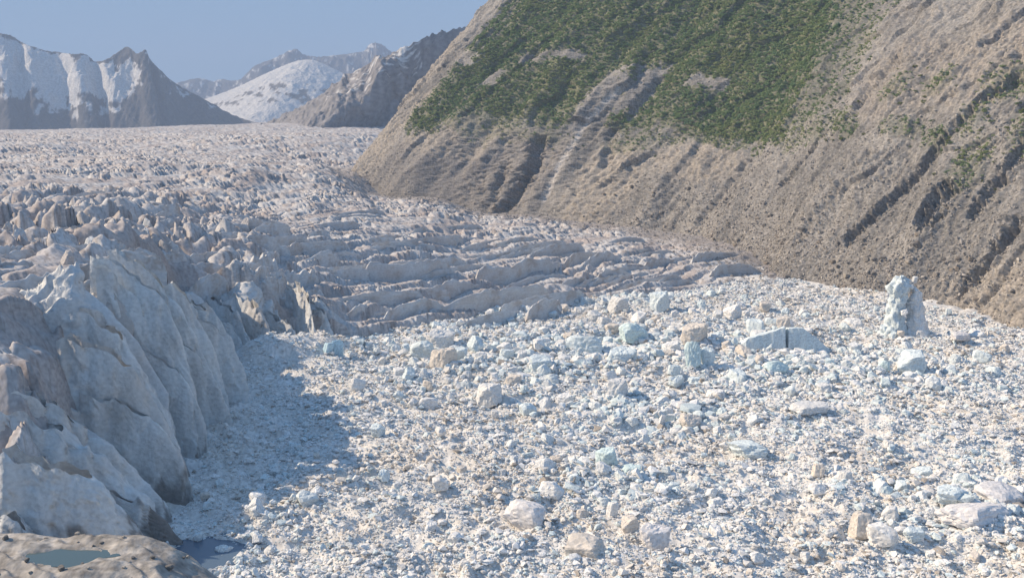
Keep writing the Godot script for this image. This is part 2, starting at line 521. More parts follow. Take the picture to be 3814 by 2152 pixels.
func build_blades(g: Node3D) -> void:
	var n1 := noise(55, 7.0, 3)
	var n2 := noise(56, 2.4, 2)
	var r := RandomNumberGenerator.new()
	r.seed = 91
	var all := blades.duplicate()
	# shorter ones in between, lying the same way
	while all.size() < 210:
		var left := all.size() >= 80
		var d := r.randf_range(330.0, 800.0) if left else r.randf_range(600.0, 930.0)
		var x := (r.randf_range(-0.58, -0.22) if left else r.randf_range(-0.20, 0.22)) * d
		if sample(map_front, x, -d) < (36.0 if left else 14.0) or sample(map_hill, x, -d) < 70.0:
			continue
		var h := r.randf_range(6.0, 12.0) if left else r.randf_range(4.0, 7.5)
		var y := ice_level(x, -d) + (r.randf_range(0.0, 6.0) if left else r.randf_range(-3.0, 1.5))
		var half := r.randf_range(6.0, 15.0) if left else r.randf_range(16.0, 42.0)
		var way := Vector2(0.72, -0.69).rotated(r.randfn() * (0.3 if left else 0.07))
		all.append([[Vector3(x - way.x * half, y - r.randf_range(2.0, 6.0), -d - way.y * half), Vector3(x, y, -d), Vector3(x + way.x * half, y - r.randf_range(-1.0, 4.0), -d + way.y * half)], h])
	for b in all:
		var crest: Array = b[0].duplicate()
		var n_c := crest.size()
		crest.push_front(crest[0] + (crest[0] - crest[1]) * 0.25 - Vector3(0, b[1] * 0.5, 0))
		crest.push_back(crest[n_c] + (crest[n_c] - crest[n_c - 1]) * 0.25 - Vector3(0, b[1] * 0.6, 0))
		var H: float = maxf(b[1], 6.0)
		var nx := 44
		var section := [Vector2(-2.6, -1.9), Vector2(-1.7, -1.1), Vector2(-1.1, -0.62), Vector2(-0.7, -0.36), Vector2(-0.4, -0.16), Vector2(-0.18, -0.04), Vector2(0, 0), Vector2(0.07, -0.07), Vector2(0.12, -0.22), Vector2(0.17, -0.42), Vector2(0.22, -0.65), Vector2(0.28, -0.9), Vector2(0.36, -1.2), Vector2(0.5, -1.6)]
		var rows := 26
		var v := PackedVector3Array()
		var c := PackedColorArray()
		var tone := r.randf()
		for j in rows:
			var q: Vector2 = along(section, j / float(rows - 1))
			for i in nx:
				var a := i / float(nx - 1)
				var p: Vector3 = along(crest, a)
				var d: Vector3 = along(crest, minf(a + 0.02, 1.0)) - along(crest, maxf(a - 0.02, 0.0))
				var n := Vector2(-d.z, d.x).normalized()
				if n.y < 0.0:
					n = -n
				var e := absf(a * 2.0 - 1.0)
				var wide := H * (1.0 - 0.45 * e * e)
				p.y += (n1.get_noise_2d(a * 60.0 + tone * 99.0, 3.0) * 0.16 + n2.get_noise_2d(a * 60.0, tone * 50.0) * 0.08) * H
				var z := p + Vector3(n.x * q.x * wide * 0.52, q.y * H, n.y * q.x * wide * 0.52)
				var m := n1.get_noise_3dv(z) * 1.0 + n2.get_noise_3dv(z) * 0.35 * (1.0 if q.x < 0.02 else 0.4)
				v.append(z + Vector3(n.x * m, m * (1.0 if q.x < 0.02 else 0.2), n.y * m))
				var k := n1.get_noise_3d(z.x * 0.7, z.y * 0.4 + 77.0, z.z * 0.7) + n2.get_noise_3d(z.x, z.y + 33.0, z.z) * 0.5
				var col := Color(0.585, 0.61, 0.63).lerp(Color(0.49, 0.45, 0.425), clampf(0.3 + k * 0.8 + (tone - 0.5) * 0.3, 0.0, 1.0))
				# grit lying on the ice
				if k > 0.22 + tone * 0.2:
					col = col.lerp(Color(0.40, 0.36, 0.33), 0.5)
				c.append(col)
		part(g, sheet(v, c, nx, rows, PackedByteArray(), false), "ice_blade", mats.wall_ice)

# the line of the wall: foot x, foot z, crest height, how far the crest stands back
var wall := [Vector4(-132, -196, 8, 26), Vector4(-112, -225, 16, 30), Vector4(-102, -255, 27, 34), Vector4(-101, -280, 40, 36), Vector4(-107, -310, 55, 34), Vector4(-111, -338, 66, 32), Vector4(-116, -368, 73, 30), Vector4(-119, -398, 64, 28), Vector4(-126, -430, 55, 24), Vector4(-137, -470, 42, 20), Vector4(-137, -502, 34, 18), Vector4(-112, -526, 26, 18), Vector4(-84, -548, 17, 16)]
# the great shaded wall on the left: one mesh for each buttress between two clefts
func build_cliff(g: Node3D) -> void:
	var st := wall
	# clefts from near to far; then for each buttress how far it juts out, the lift of its top, its dirt
	var clefts := [0.0, 0.065, 0.125, 0.195, 0.255, 0.365, 0.415, 0.455, 0.50, 0.57, 0.62, 0.67, 0.73, 0.79, 0.85, 0.92, 1.0]
	var juts := [9.0, 13.0, 8.0, 13.0, 16.0, 10.0, 16.0, 13.0, 18.0, 9.0, 12.0, 9.0, 10.0, 7.0, 6.0, 6.0]
	var lifts := [0.0, 3.0, -4.0, 5.0, -2.0, -10.0, 2.0, -12.0, -16.0, -4.0, 4.0, -5.0, 3.0, -2.0, 3.0, 0.0]
	var dirts := [0.6, 0.35, 0.7, 0.4, 0.5, 0.75, 0.05, 0.65, 0.3, 0.5, 0.1, 0.35, 0.1, 0.25, 0.15, 0.4]
	var leans := [1.0, 1.0, 1.0, 1.15, 1.35, 1.15, 0.85, 0.6, 0.35, 0.6, 0.7, 0.8, 0.8, 1.0, 1.0, 1.0]
	# thin cracks: buttress, e at the foot, e at the top, from w, to w
	var cracks := [[4, 0.1, -0.05, 0.55, 0.98], [4, -0.5, -0.2, 0.2, 0.9], [4, 0.55, 0.3, 0.1, 0.6], [3, 0.2, 0.4, 0.1, 0.9], [2, -0.2, 0.1, 0.3, 1.0], [8, 0.1, 0.3, 0.3, 1.0], [9, -0.3, 0.0, 0.5, 1.0], [10, 0.2, 0.2, 0.4, 1.0], [11, -0.1, 0.2, 0.2, 0.9], [12, 0.0, 0.1, 0.4, 1.0], [7, 0.3, 0.2, 0.0, 0.7]]
	var n1 := noise(51, 11.0, 2)
	var n2 := noise(52, 2.6, 3)
	var n3 := noise(53, 26.0, 2)
	var flute := noise(54, 15.0, 1)
	var groove := noise(58, 6.0, 1)
	var crown := noise(59, 13.0, 3, FastNoiseLite.TYPE_SIMPLEX, true)
	var scallop := cells(57, 8.0, FastNoiseLite.RETURN_DISTANCE)
	var r := RandomNumberGenerator.new()
	r.seed = 77
	for b in clefts.size() - 1:
		var t0: float = clefts[b]
		var t1: float = clefts[b + 1]
		var nx := 60
		var nz := 70
		var v := PackedVector3Array()
		var c := PackedColorArray()
		var jut: float = juts[b]
		var peak := r.randf_range(-0.4, 0.2)
		var lift: float = lifts[b]
		var lean := r.randf_range(-0.2, 0.35)
		var dirt: float = dirts[b]
		var set_back: float = leans[b]
		var lines := []
		for q in cracks:
			if q[0] == b:
				lines.append(q)
		for j in nz:
			var w := j / float(nz - 1) * 1.5       # 0 foot, 1 crest, 1.5 well behind it
			var wf := minf(w, 1.0)
			for i in nx:
				var ei := lerpf(-1.0, 1.0, i / float(nx - 1))
				var e := ei * (1.5 - 0.5 * ei * ei)
				var t := clampf(lerpf(t0 - 0.004, t1 + 0.004, 0.5 + 0.5 * (e + lean * wf * (1.0 - e * e) * 0.6)), 0.0, 1.0)
				var q: Vector4 = along(st, t)
				var q0: Vector4 = along(st, t - 0.012)
				var q1: Vector4 = along(st, t + 0.012)
				var dir := Vector2(q1.x - q0.x, q1.y - q0.y).normalized()
				var out := Vector2(-dir.y, dir.x)
				var crest := q.z + lift - absf(e - peak) * 6.0 - pow(absf(e), 4.0) * 9.0 + n3.get_noise_1d(t * 900.0) * 3.0
				var y := 0.0
				var back := 0.0
				if w <= 1.0:
					y = lerpf(-4.0, crest, w)
					back = q.w * set_back * pow(w, 1.7)
				else:
					var u := (w - 1.0) * 2.0
					y = crest - u * u * 12.0 - u * 6.0
					back = q.w * set_back + u * 26.0
				# near side steep, far side drawn out; the cleft itself narrow and deep
				var ea := e + 0.35 * (1.0 - e * e)
				var round_ := pow(maxf(0.0, 1.0 - ea * ea), 0.75) * jut * (1.0 - 0.3 * wf) * (0.55 + 0.45 * ss(0.0, 0.25, w))
				var gap := pow(absf(e), 16.0) * (12.0 + 24.0 * wf)
				for k in lines:
					if w > k[3] and w < k[4]:
						var ec: float = lerpf(k[1], k[2], w) + n2.get_noise_1d(w * 20.0) * 0.03
						gap += 3.5 * exp(-pow((e - ec) * (t1 - t0) * 600.0, 2.0))
				back += 18.0 - round_ * 0.7 + gap
				var x := q.x - out.x * back
				var z := q.y - out.y * back
				var p := Vector3(x, y, z)
				# rounded ribs with sharp clefts between them, running down the wall
				var sw := t * 370.0 + n3.get_noise_2d(t * 370.0, y) * 7.0
				var deep := (pow(absf(flute.get_noise_2d(sw, y * 0.13 + back * 0.1)), 0.45) - 0.75) * 9.0
				var fine := (pow(absf(groove.get_noise_2d(sw + 50.0, y * 0.2)), 0.5) - 0.6) * 2.6
				var m := n1.get_noise_3d(x, y * 0.3, z) * 2.0 + n2.get_noise_3d(x, y * 0.6, z) * 0.55 + deep + fine
				p += Vector3(out.x * m, n1.get_noise_3d(x + 50.0, y, z) * 1.6 * wf + ss(0.9, 1.1, w) * (crown.get_noise_2d(x, z) * 4.0 + n2.get_noise_2d(x, z) * 1.2), out.y * m)
				v.append(p)
				var a := n1.get_noise_3d(x * 0.6, y * 0.3 + 90.0, z * 0.6)
				var f := n2.get_noise_3d(x, y * 0.35, z + 99.0)
				var col := Color(0.60, 0.62, 0.635).lerp(Color(0.47, 0.43, 0.395), clampf(dirt - 0.1 + a * 0.5 + f * 0.2, 0.0, 1.0))
				# rusty stain on the broad buttress
				if b == 4:
					var hit := pow((e - 0.35) / 0.4, 2.0) + pow((w - 0.8) / 0.15, 2.0)
					col = col.lerp(Color(0.46, 0.36, 0.26), ss(1.2, 0.3, hit + f * 1.4) * 0.5)
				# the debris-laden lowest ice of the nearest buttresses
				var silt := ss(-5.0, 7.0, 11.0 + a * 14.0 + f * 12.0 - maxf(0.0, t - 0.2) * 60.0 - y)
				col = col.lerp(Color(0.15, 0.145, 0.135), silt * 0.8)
				c.append(col)
		part(g, sheet(v, c, nx, nz, PackedByteArray(), false), "ice_buttress", mats.wall_ice)

# upright fins of ice that stand shoulder to shoulder along the wall
func build_fins(g: Node3D) -> void:
	var n1 := noise(151, 12.0, 2)
	var n2 := noise(152, 3.0, 3)
	var groove := noise(153, 9.0, 1)
	var facet := cells(154, 5.0, FastNoiseLite.RETURN_CELL_VALUE)
	var r := RandomNumberGenerator.new()
	r.seed = 131
	var t := 0.03
	var count := 0
	while t < 0.97:
		var q: Vector4 = along(wall, t)
		var q0: Vector4 = along(wall, t - 0.012)
		var q1: Vector4 = along(wall, t + 0.012)
		var dir := Vector2(q1.x - q0.x, q1.y - q0.y).normalized().rotated(r.randf_range(-0.25, 0.25))
		var out := Vector2(-dir.y, dir.x)
		var small := count % 3 == 1
		var thick := r.randf_range(7.0, 12.0) * (0.7 if small else 1.0) * lerpf(1.15, 0.75, t)
		var high := (q.z + r.randf_range(-6.0, 6.0)) * (r.randf_range(0.55, 0.8) if small else 1.0)
		var jut := r.randf_range(-4.0, 5.0) + (4.0 if small else 0.0)
		var deep := r.randf_range(24.0, 36.0)
		var set_back := q.w * r.randf_range(0.42, 0.8) * (0.6 if small else 1.0)
		var lean := r.randf_range(-0.08, 0.06)
		var sharp := r.randf_range(0.55, 0.85)
		var dirt := r.randf_range(0.05, 0.45)
		var bow := r.randf_range(1.4, 2.2)
		var nx := 65
		var nz := 46
		var v := PackedVector3Array()
		var c := PackedColorArray()
		for j in nz:
			var w := j / float(nz - 1)
			for i in nx:
				var k := i / float(nx - 1) * 2.0 - 1.0
				var u := 1.0 - pow(absf(k), 1.6)                 # 0 at the back, 1 at the nose
				var nose := jut - set_back * pow(w, bow)
				var s := lerpf(-deep - set_back * 0.5, nose, u)
				var half := thick * (1.0 - sharp * w) * pow(maxf(0.0, 1.0 - pow(u, 6.0)), 0.55) * (0.6 + 0.4 * (1.0 - u))
				var y := -4.0 + w * (high * (1.0 - 0.22 * u * u) + n1.get_noise_2d(s * 1.4 + t * 900.0, 7.0) * 3.5 + 4.0)
				var side := signf(k) * half
				var x := q.x + out.x * s + dir.x * (side + lean * y)
				var z := q.y + out.y * s + dir.y * (side + lean * y)
				var m := n1.get_noise_3d(x, y * 0.5, z) * 0.9 + facet.get_noise_3d(x, y * 0.4, z) * 0.9 + n2.get_noise_3d(x, y, z) * 0.55 + (pow(absf(groove.get_noise_3d(x, y * 0.15, z)), 0.4) - 0.55) * 2.6
				m *= minf(1.0, half * 0.5 + 0.35)
				var off := (dir * signf(k) * (1.0 - u * 0.7) + out * u)
				v.append(Vector3(x + off.x * m, y, z + off.y * m))
				var a := n1.get_noise_3d(x * 0.6, y * 0.3 + 90.0, z * 0.6)
				var f := n2.get_noise_3d(x, y * 0.3, z + 99.0)
				var col := Color(0.65, 0.675, 0.685).lerp(Color(0.50, 0.46, 0.42), clampf(dirt - 0.1 + a * 0.55 + f * 0.2, 0.0, 1.0))
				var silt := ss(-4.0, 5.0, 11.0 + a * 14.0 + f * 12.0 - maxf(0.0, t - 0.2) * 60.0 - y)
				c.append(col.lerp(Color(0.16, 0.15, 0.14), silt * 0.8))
		part(g, sheet(v, c, nx, nz, PackedByteArray(), false), "ice_fin", mats.wall_ice)
		t += thick * r.randf_range(1.35, 1.75) / 370.0
		count += 1

# ------------------------------------------------------------------ basin floor and loose ice
func shade_side(x: float, z: float) -> float:
	return ss(75.0, 45.0, -sample(map_front, x, z)) * ss(-150.0, -60.0, -x)

func build_basin() -> void:
	var nx := 320
	var nz := 320
	var v := PackedVector3Array()
	var c := PackedColorArray()
	v.resize(nx * nz)
	c.resize(nx * nz)
	for j in nz:
		var d := exp(lerpf(log(150.0), log(860.0), j / float(nz - 1)))
		for i in nx:
			var x := lerpf(-0.70, 0.72, i / float(nx - 1)) * d
			var k := j * nx + i
			var n := nb3.get_noise_2d(x, -d)
			v[k] = Vector3(x, basin_height(x, -d) + n * 0.25 + 0.02, -d)
			var b := nb2.get_noise_2d(x * 0.7 + 99.0, -d * 0.7)
			c[k] = Color(0.82, 0.825, 0.825).lerp(Color(0.68, 0.64, 0.585), clampf(0.3 + b * 0.5 + n * 0.5, 0.0, 1.0))
	structure(inst(sheet(v, c, nx, nz, PackedByteArray(), true), mats.ice), "ground", "floor of crushed dirty ice in the basin")

# where blue ice has lately broken up: x, z, reach
var fresh_ice := [Vector3(70, -520, 60), Vector3(0, -480, 50), Vector3(150, -480, 60), Vector3(60, -400, 40), Vector3(150, -300, 30), Vector3(30, -320, 25)]
func build_rubble() -> void:
	var kinds := []
	for k in 7:
		kinds.append(shard(100 + k))
	var places := []
	var cols := []
	for k in 7:
		places.append([])
		cols.append(PackedColorArray())
	var r := RandomNumberGenerator.new()
	r.seed = 5
	var patch := noise(61, 38.0, 3)
	var tintn := noise(62, 70.0, 3)
	for n in 470000:
		var d := sqrt(lerpf(215.0 * 215.0, 790.0 * 790.0, pow(r.randf(), 1.9)))
		var x := r.randf_range(-0.56, 0.56) * d
		var z := -d
		var sf := sample(map_front, x, z)
		if sf > 3.0:
			continue
		var sh := sample(map_hill, x, z)
		if x > 180.0 and hill_side(x, z):
			continue
		var fine := ss(-48.0, -18.0, sf) * ss(-70.0, -105.0, x)
		var pn := patch.get_noise_2d(x, z)
		var s := (0.11 + d * 0.00058) * pow(r.randf_range(0.0015, 1.0), -0.37) * (1.0 + pn * 0.5) * lerpf(1.0, 0.6, fine)
		var fresh := 0.0
		for q in fresh_ice:
			fresh = maxf(fresh, exp(-pow((x - q.x) / q.z, 2.0) - pow((z - q.y) / (q.z * 0.7), 2.0)))
		s = minf(s * (1.0 + fresh * 0.7), 1.6 + fresh * 2.4)
		var y := basin_height(x, z) + s * r.randf_range(0.0, 0.5)
		var k := r.randi() % 7
		places[k].append(Transform3D(turned(r).scaled(Vector3(s, s * 0.68, s)), Vector3(x, y, z)))
		var tn := tintn.get_noise_2d(x, z)
		var u := r.randf()
		var col := Color(0.86, 0.87, 0.875).lerp(Color(0.78, 0.73, 0.665), clampf(r.randf() * 0.9 - 0.25 + tn * 1.2 - fresh * 0.3, 0.0, 1.0))
		if u < 0.12 + maxf(-tn, 0.0) * 0.3 + fresh * 0.15:
			col = Color(0.71, 0.81, 0.84)
		elif u > 0.97 - maxf(tn, 0.0) * 0.1:
			col = Color(0.44, 0.40, 0.355)
		cols[k].append(col * r.randf_range(0.88, 1.06))
	var coarse := []
	for k in 6:
		coarse.append(lump(170 + k, 2, 5, Vector3(1.0, 0.8, 0.9), 0.10, 50.0, 0.15, true))
	var places2 := []
	var cols2 := []
	for k in 6:
		places2.append([])
		cols2.append(PackedColorArray())
	for n in 20000:
		var d := sqrt(lerpf(225.0 * 225.0, 700.0 * 700.0, r.randf()))
		var x := r.randf_range(-0.5, 0.54) * d
		var sf := sample(map_front, x, -d)
		if sf > -3.0 or (x > 180.0 and hill_side(x, -d)) or (sf > -45.0 and x < -85.0):
			continue
		var fresh := 0.05
		for q in fresh_ice:
			fresh = maxf(fresh, exp(-pow((x - q.x) / q.z, 2.0) - pow((-d - q.y) / (q.z * 0.7), 2.0)))
		if sf > -35.0:
			fresh = maxf(fresh, 0.7)
		if r.randf() > fresh * (0.5 + 0.9 * (0.5 + patch.get_noise_2d(x * 1.5, d * 1.5))):
			continue
		var s := clampf((0.5 + d * 0.0019) * pow(r.randf_range(0.02, 1.0), -0.38), 0.8, 4.4)
		var k := r.randi() % 6
		places2[k].append(Transform3D(turned(r).scaled(Vector3(s, s * 1.0, s)), Vector3(x, basin_height(x, -d) + s * r.randf_range(-0.1, 0.4), -d)))
		cols2[k].append(Color(0.84, 0.855, 0.86).lerp(Color(0.69, 0.80, 0.83), pow(r.randf(), 1.3)) * r.randf_range(0.9, 1.03))
	var g := Node3D.new()
	stuff(g, "ice_rubble", "carpet of small broken dirty white ice lumps covering the basin", "ice rubble")
	for k in 7:
		multi(g, kinds[k], mats.chunk, places[k], cols[k], "ice_lumps")
	for k in 6:
		multi(g, coarse[k], mats.chunk, places2[k], cols2[k], "ice_lumps")

# ------------------------------------------------------------------ valley side
var nh1 := noise(71, 60.0, 2)
var nh2 := noise(72, 22.0, 3, FastNoiseLite.TYPE_SIMPLEX_SMOOTH, true)
var nh3 := noise(73, 7.0, 4)
var nh4 := noise(74, 130.0, 3)
var nh5 := noise(75, 3.0, 2)
var plate := cells(77, 26.0, FastNoiseLite.RETURN_CELL_VALUE)
var crag := cells(76, 13.0, FastNoiseLite.RETURN_DISTANCE)
# a runs 0..1 along the foot, b 0..1 up the slope
var foot_table := PackedVector3Array()
var brow_table := PackedVector3Array()
func hill_base(a: float, b: float) -> Vector3:
	if foot_table.is_empty():
		for k in 1001:
			foot_table.append(along(foot, k / 1000.0))
			brow_table.append(along(brow, k / 1000.0))
	var fa := clampf(a, 0.0, 1.0) * 999.99
	var ka := int(fa)
	var f := foot_table[ka].lerp(foot_table[ka + 1], fa - ka)
	var t := brow_table[ka].lerp(brow_table[ka + 1], fa - ka)
	var p := f.lerp(t, b)
	p.y += sin(b * PI) * 14.0 - 10.0 * ss(0.16, 0.0, b)
	return p

func hill_side(x: float, z: float) -> bool:
	for k in foot.size() - 1:
		var f0: Vector3 = foot[k]
		var f1: Vector3 = foot[k + 1]
		if z <= f0.z and z > f1.z:
			return x > lerpf(f0.x, f1.x, (z - f0.z) / (f1.z - f0.z)) + 6.0
	return false

# metres along the foot
var run_table := PackedFloat32Array()
func make_run() -> void:
	var total := 0.0
	run_table.append(0.0)
	for k in 400:
		total += hill_base(k / 400.0, 0.12).distance_to(hill_base((k + 1) / 400.0, 0.12))
		run_table.append(total)

func run_at(a: float) -> float:
	var f := clampf(a, 0.0, 1.0) * 399.99
	var k := int(f)
	return lerpf(run_table[k], run_table[k + 1], f - k)

const HILL_UP := 600.0
# gullies cut into the slope: points (a, b), half width, depth
var gullies := [[[Vector2(0.30, 0.33), Vector2(0.318, 0.273), Vector2(0.338, 0.2), Vector2(0.354, 0.14), Vector2(0.374, 0.087)], 5.0, 8.0], [[Vector2(0.302, 0.165), Vector2(0.304, 0.117)], 6.0, 10.0], [[Vector2(0.495, 0.225), Vector2(0.504, 0.17), Vector2(0.518, 0.137)], 4.5, 9.0], [[Vector2(0.702, 0.17), Vector2(0.696, 0.103), Vector2(0.698, 0.01)], 6.0, 11.0], [[Vector2(0.708, 0.11), Vector2(0.704, 0.01)], 5.0, 7.0], [[Vector2(0.236, 0.13), Vector2(0.244, 0.083), Vector2(0.250, 0.055)], 5.0, 10.0], [[Vector2(0.255, 0.24), Vector2(0.270, 0.14)], 4.5, 8.0], [[Vector2(0.684, 0.05), Vector2(0.686, 0.15), Vector2(0.688, 0.21), Vector2(0.682, 0.30)], 4.0, 3.0], [[Vector2(0.668, 0.34), Vector2(0.672, 0.2), Vector2(0.665, 0.13)], 5.0, 5.0], [[Vector2(0.62, 0.31), Vector2(0.635, 0.19)], 5.0, 5.0], [[Vector2(0.735, 0.40), Vector2(0.745, 0.22)], 6.0, 6.0], [[Vector2(0.40, 0.20), Vector2(0.43, 0.06)], 4.0, 4.0], [[Vector2(0.45, 0.38), Vector2(0.475, 0.2)], 5.0, 5.0], [[Vector2(0.20, 0.2), Vector2(0.225, 0.04)], 4.0, 5.0], [[Vector2(0.575, 0.16), Vector2(0.59, 0.04)], 4.0, 4.0]]
# bare fractured slabs: a, b, half extents, greyness
var slabs: Array = [[0.825, 0.09, 0.035, 0.10, 0.0], [0.660, 0.085, 0.018, 0.09, 0.0], [0.705, 0.09, 0.02, 0.10, 0.8], [0.205, 0.03, 0.06, 0.06, 0.1], [0.745, 0.16, 0.04, 0.05, 0.2], [0.61, 0.15, 0.03, 0.04, 0.2], [0.42, 0.34, 0.06, 0.08, 0.5], [0.33, 0.36, 0.05, 0.08, 0.4], [0.80, 0.22, 0.02, 0.06, 0.1], [0.85, 0.33, 0.02, 0.14, 0.1]]

var gully_lines := []
func gully_depth(s: float, u: float) -> float:
	if gully_lines.is_empty():
		for g in gullies:
			var pts := PackedVector2Array()
			var box := Rect2()
			for q in g[0]:
				var p := Vector2(run_at(q.x), q.y * HILL_UP)
				box = Rect2(p, Vector2.ZERO) if pts.is_empty() else box.expand(p)
				pts.append(p)
			gully_lines.append([box.grow(g[1] * 1.7), pts, g[1], g[2]])
	var deep := 0.0
	var at := Vector2(s, u)
	for g in gully_lines:
		if not g[0].has_point(at):
			continue
		var best := line_dist(at, g[1])
		var w: float = g[2]
		if best < w * 1.6:
			deep = maxf(deep, g[3] * ss(w * 1.6, w * 0.35, best + (nh3.get_noise_2d(s * 1.6, u * 1.2) * 1.3 + nh1.get_noise_2d(s * 3.0, u * 2.0) * 0.9) * w))
	return deep

func slab_at(a: float, b: float) -> Vector2:
	var w := 0.0
	var g := 0.0
	for q in slabs:
		var da: float = (a - q[0]) / q[2]
		if absf(da) > 1.3:
			continue
		var db: float = (b - q[1]) / q[3]
		var e := da * da + db * db
		if e < 1.6:
			var k := ss(1.6, 0.6, e)
			if k > w:
				w = k
				g = q[4]
	return Vector2(w, g)

func hill_offset(a: float, b: float, s: float, u: float, slab: float) -> float:
	var w := nh1.get_noise_2d(s, u)
	var h := nh4.get_noise_2d(s * 1.1, u * 0.45) * 13.0
	h += nh2.get_noise_2d(s + u * 0.2 + w * 14.0, u * 0.14) * 1.8
	h += plate.get_noise_2d(s * 1.0 + u * 0.3 + w * 12.0, u * 0.4) * 3.2 * ss(0.03, 0.12, b)
	h += nh3.get_noise_2d(s * 1.4 + u * 0.4, u * 0.8) * 1.5 - crag.get_noise_2d(s + w * 8.0, u * 0.5 - s * 0.3) * 3.0 * ss(0.05, 0.2, b)
	h += nh5.get_noise_2d(s, u) * 0.8
	slab = maxf(slab, ss(0.1, 0.5, nh1.get_noise_2d(s * 0.6 + 700.0, u * 0.6)) * 0.8)
	if slab > 0.0:
		var k := (s * 0.96 + u * 0.28 + w * 10.0 + nh3.get_noise_2d(s * 0.6, u * 0.6) * 5.0) / 8.5
		var f := k - floorf(k)
		h += slab * ((f if f < 0.82 else (1.0 - f) / 0.18 * 0.82) * 4.2 - 1.8)
	return (h - gully_depth(s, u)) * ss(-0.02, 0.03, b)

func hill_point(a: float, b: float) -> Vector3:
	var p := hill_base(a, b)
	var du := hill_base(minf(a + 0.004, 1.0), b) - hill_base(maxf(a - 0.004, 0.0), b)
	var dv := hill_base(a, b + 0.01) - hill_base(a, b - 0.01)
	var n := dv.cross(du).normalized()
	if n.y < 0.0:
		n = -n
	return p + n * hill_offset(a, b, run_at(a), b * HILL_UP, slab_at(a, b).x)

# outline of the green cover, (a, b)
var green := PackedVector2Array([Vector2(0.815, 0.52), Vector2(0.800, 0.44), Vector2(0.785, 0.36), Vector2(0.795, 0.28), Vector2(0.797, 0.19), Vector2(0.784, 0.165), Vector2(0.762, 0.200), Vector2(0.746, 0.247), Vector2(0.726, 0.227), Vector2(0.716, 0.26), Vector2(0.706, 0.220), Vector2(0.697, 0.212), Vector2(0.690, 0.250), Vector2(0.672, 0.225), Vector2(0.662, 0.215), Vector2(0.642, 0.237), Vector2(0.624, 0.212), Vector2(0.594, 0.198), Vector2(0.580, 0.230), Vector2(0.572, 0.303), Vector2(0.575, 0.373), Vector2(0.585, 0.483), Vector2(0.60, 0.62), Vector2(0.7, 0.8), Vector2(0.82, 0.75)])
# looser patches of green: a, b, half extents
var tufts := [[0.555, 0.40, 0.022, 0.10], [0.530, 0.29, 0.03, 0.05], [0.505, 0.33, 0.012, 0.05], [0.48, 0.255, 0.03, 0.03], [0.416, 0.315, 0.02, 0.035], [0.370, 0.325, 0.02, 0.03], [0.300, 0.325, 0.03, 0.04], [0.315, 0.265, 0.015, 0.04], [0.295, 0.20, 0.02, 0.05], [0.658, 0.175, 0.018, 0.03], [0.505, 0.235, 0.02, 0.03], [0.385, 0.25, 0.03, 0.02], [0.34, 0.235, 0.02, 0.02], [0.64, 0.19, 0.02, 0.02], [0.70, 0.18, 0.012, 0.02], [0.26, 0.26, 0.02, 0.05], [0.45, 0.24, 0.02, 0.02]]
# bare streaks inside the green: a, b, half extents
var scars := [[0.734, 0.385, 0.01, 0.02], [0.718, 0.39, 0.008, 0.012], [0.674, 0.31, 0.006, 0.06], [0.686, 0.26, 0.007, 0.09], [0.75, 0.33, 0.006, 0.03], [0.79, 0.36, 0.012, 0.02], [0.64, 0.33, 0.01, 0.015]]

func green_at(a: float, b: float, n: float) -> float:
	for q in scars:
		if absf(a - q[0]) < q[2] * (1.0 + n) and absf(b - q[1]) < q[3] * (1.0 + n):
			return 0.0
	var p := Vector2(a + n * lerpf(0.06, 0.02, ss(0.58, 0.64, a)), b + n * 0.03)
	if Geometry2D.is_point_in_polygon(p, green):
		return 0.4 if a > 0.775 and n < 0.0 else (0.5 if n < -0.3 else 0.95)
	var best := 0.0
	if Geometry2D.is_point_in_polygon(p + Vector2(0.02, 0.0), green) or Geometry2D.is_point_in_polygon(p + Vector2(0.0, 0.02), green):
		best = 0.6
	elif Geometry2D.is_point_in_polygon(p + Vector2(0.05, 0.01), green):
		best = 0.35
	for q in tufts:
		var e := pow((a - q[0]) / q[2], 2.0) + pow((b - q[1]) / q[3], 2.0)
		if e < 1.0:
			best = maxf(best, 0.42 * (1.0 - e))
	return best

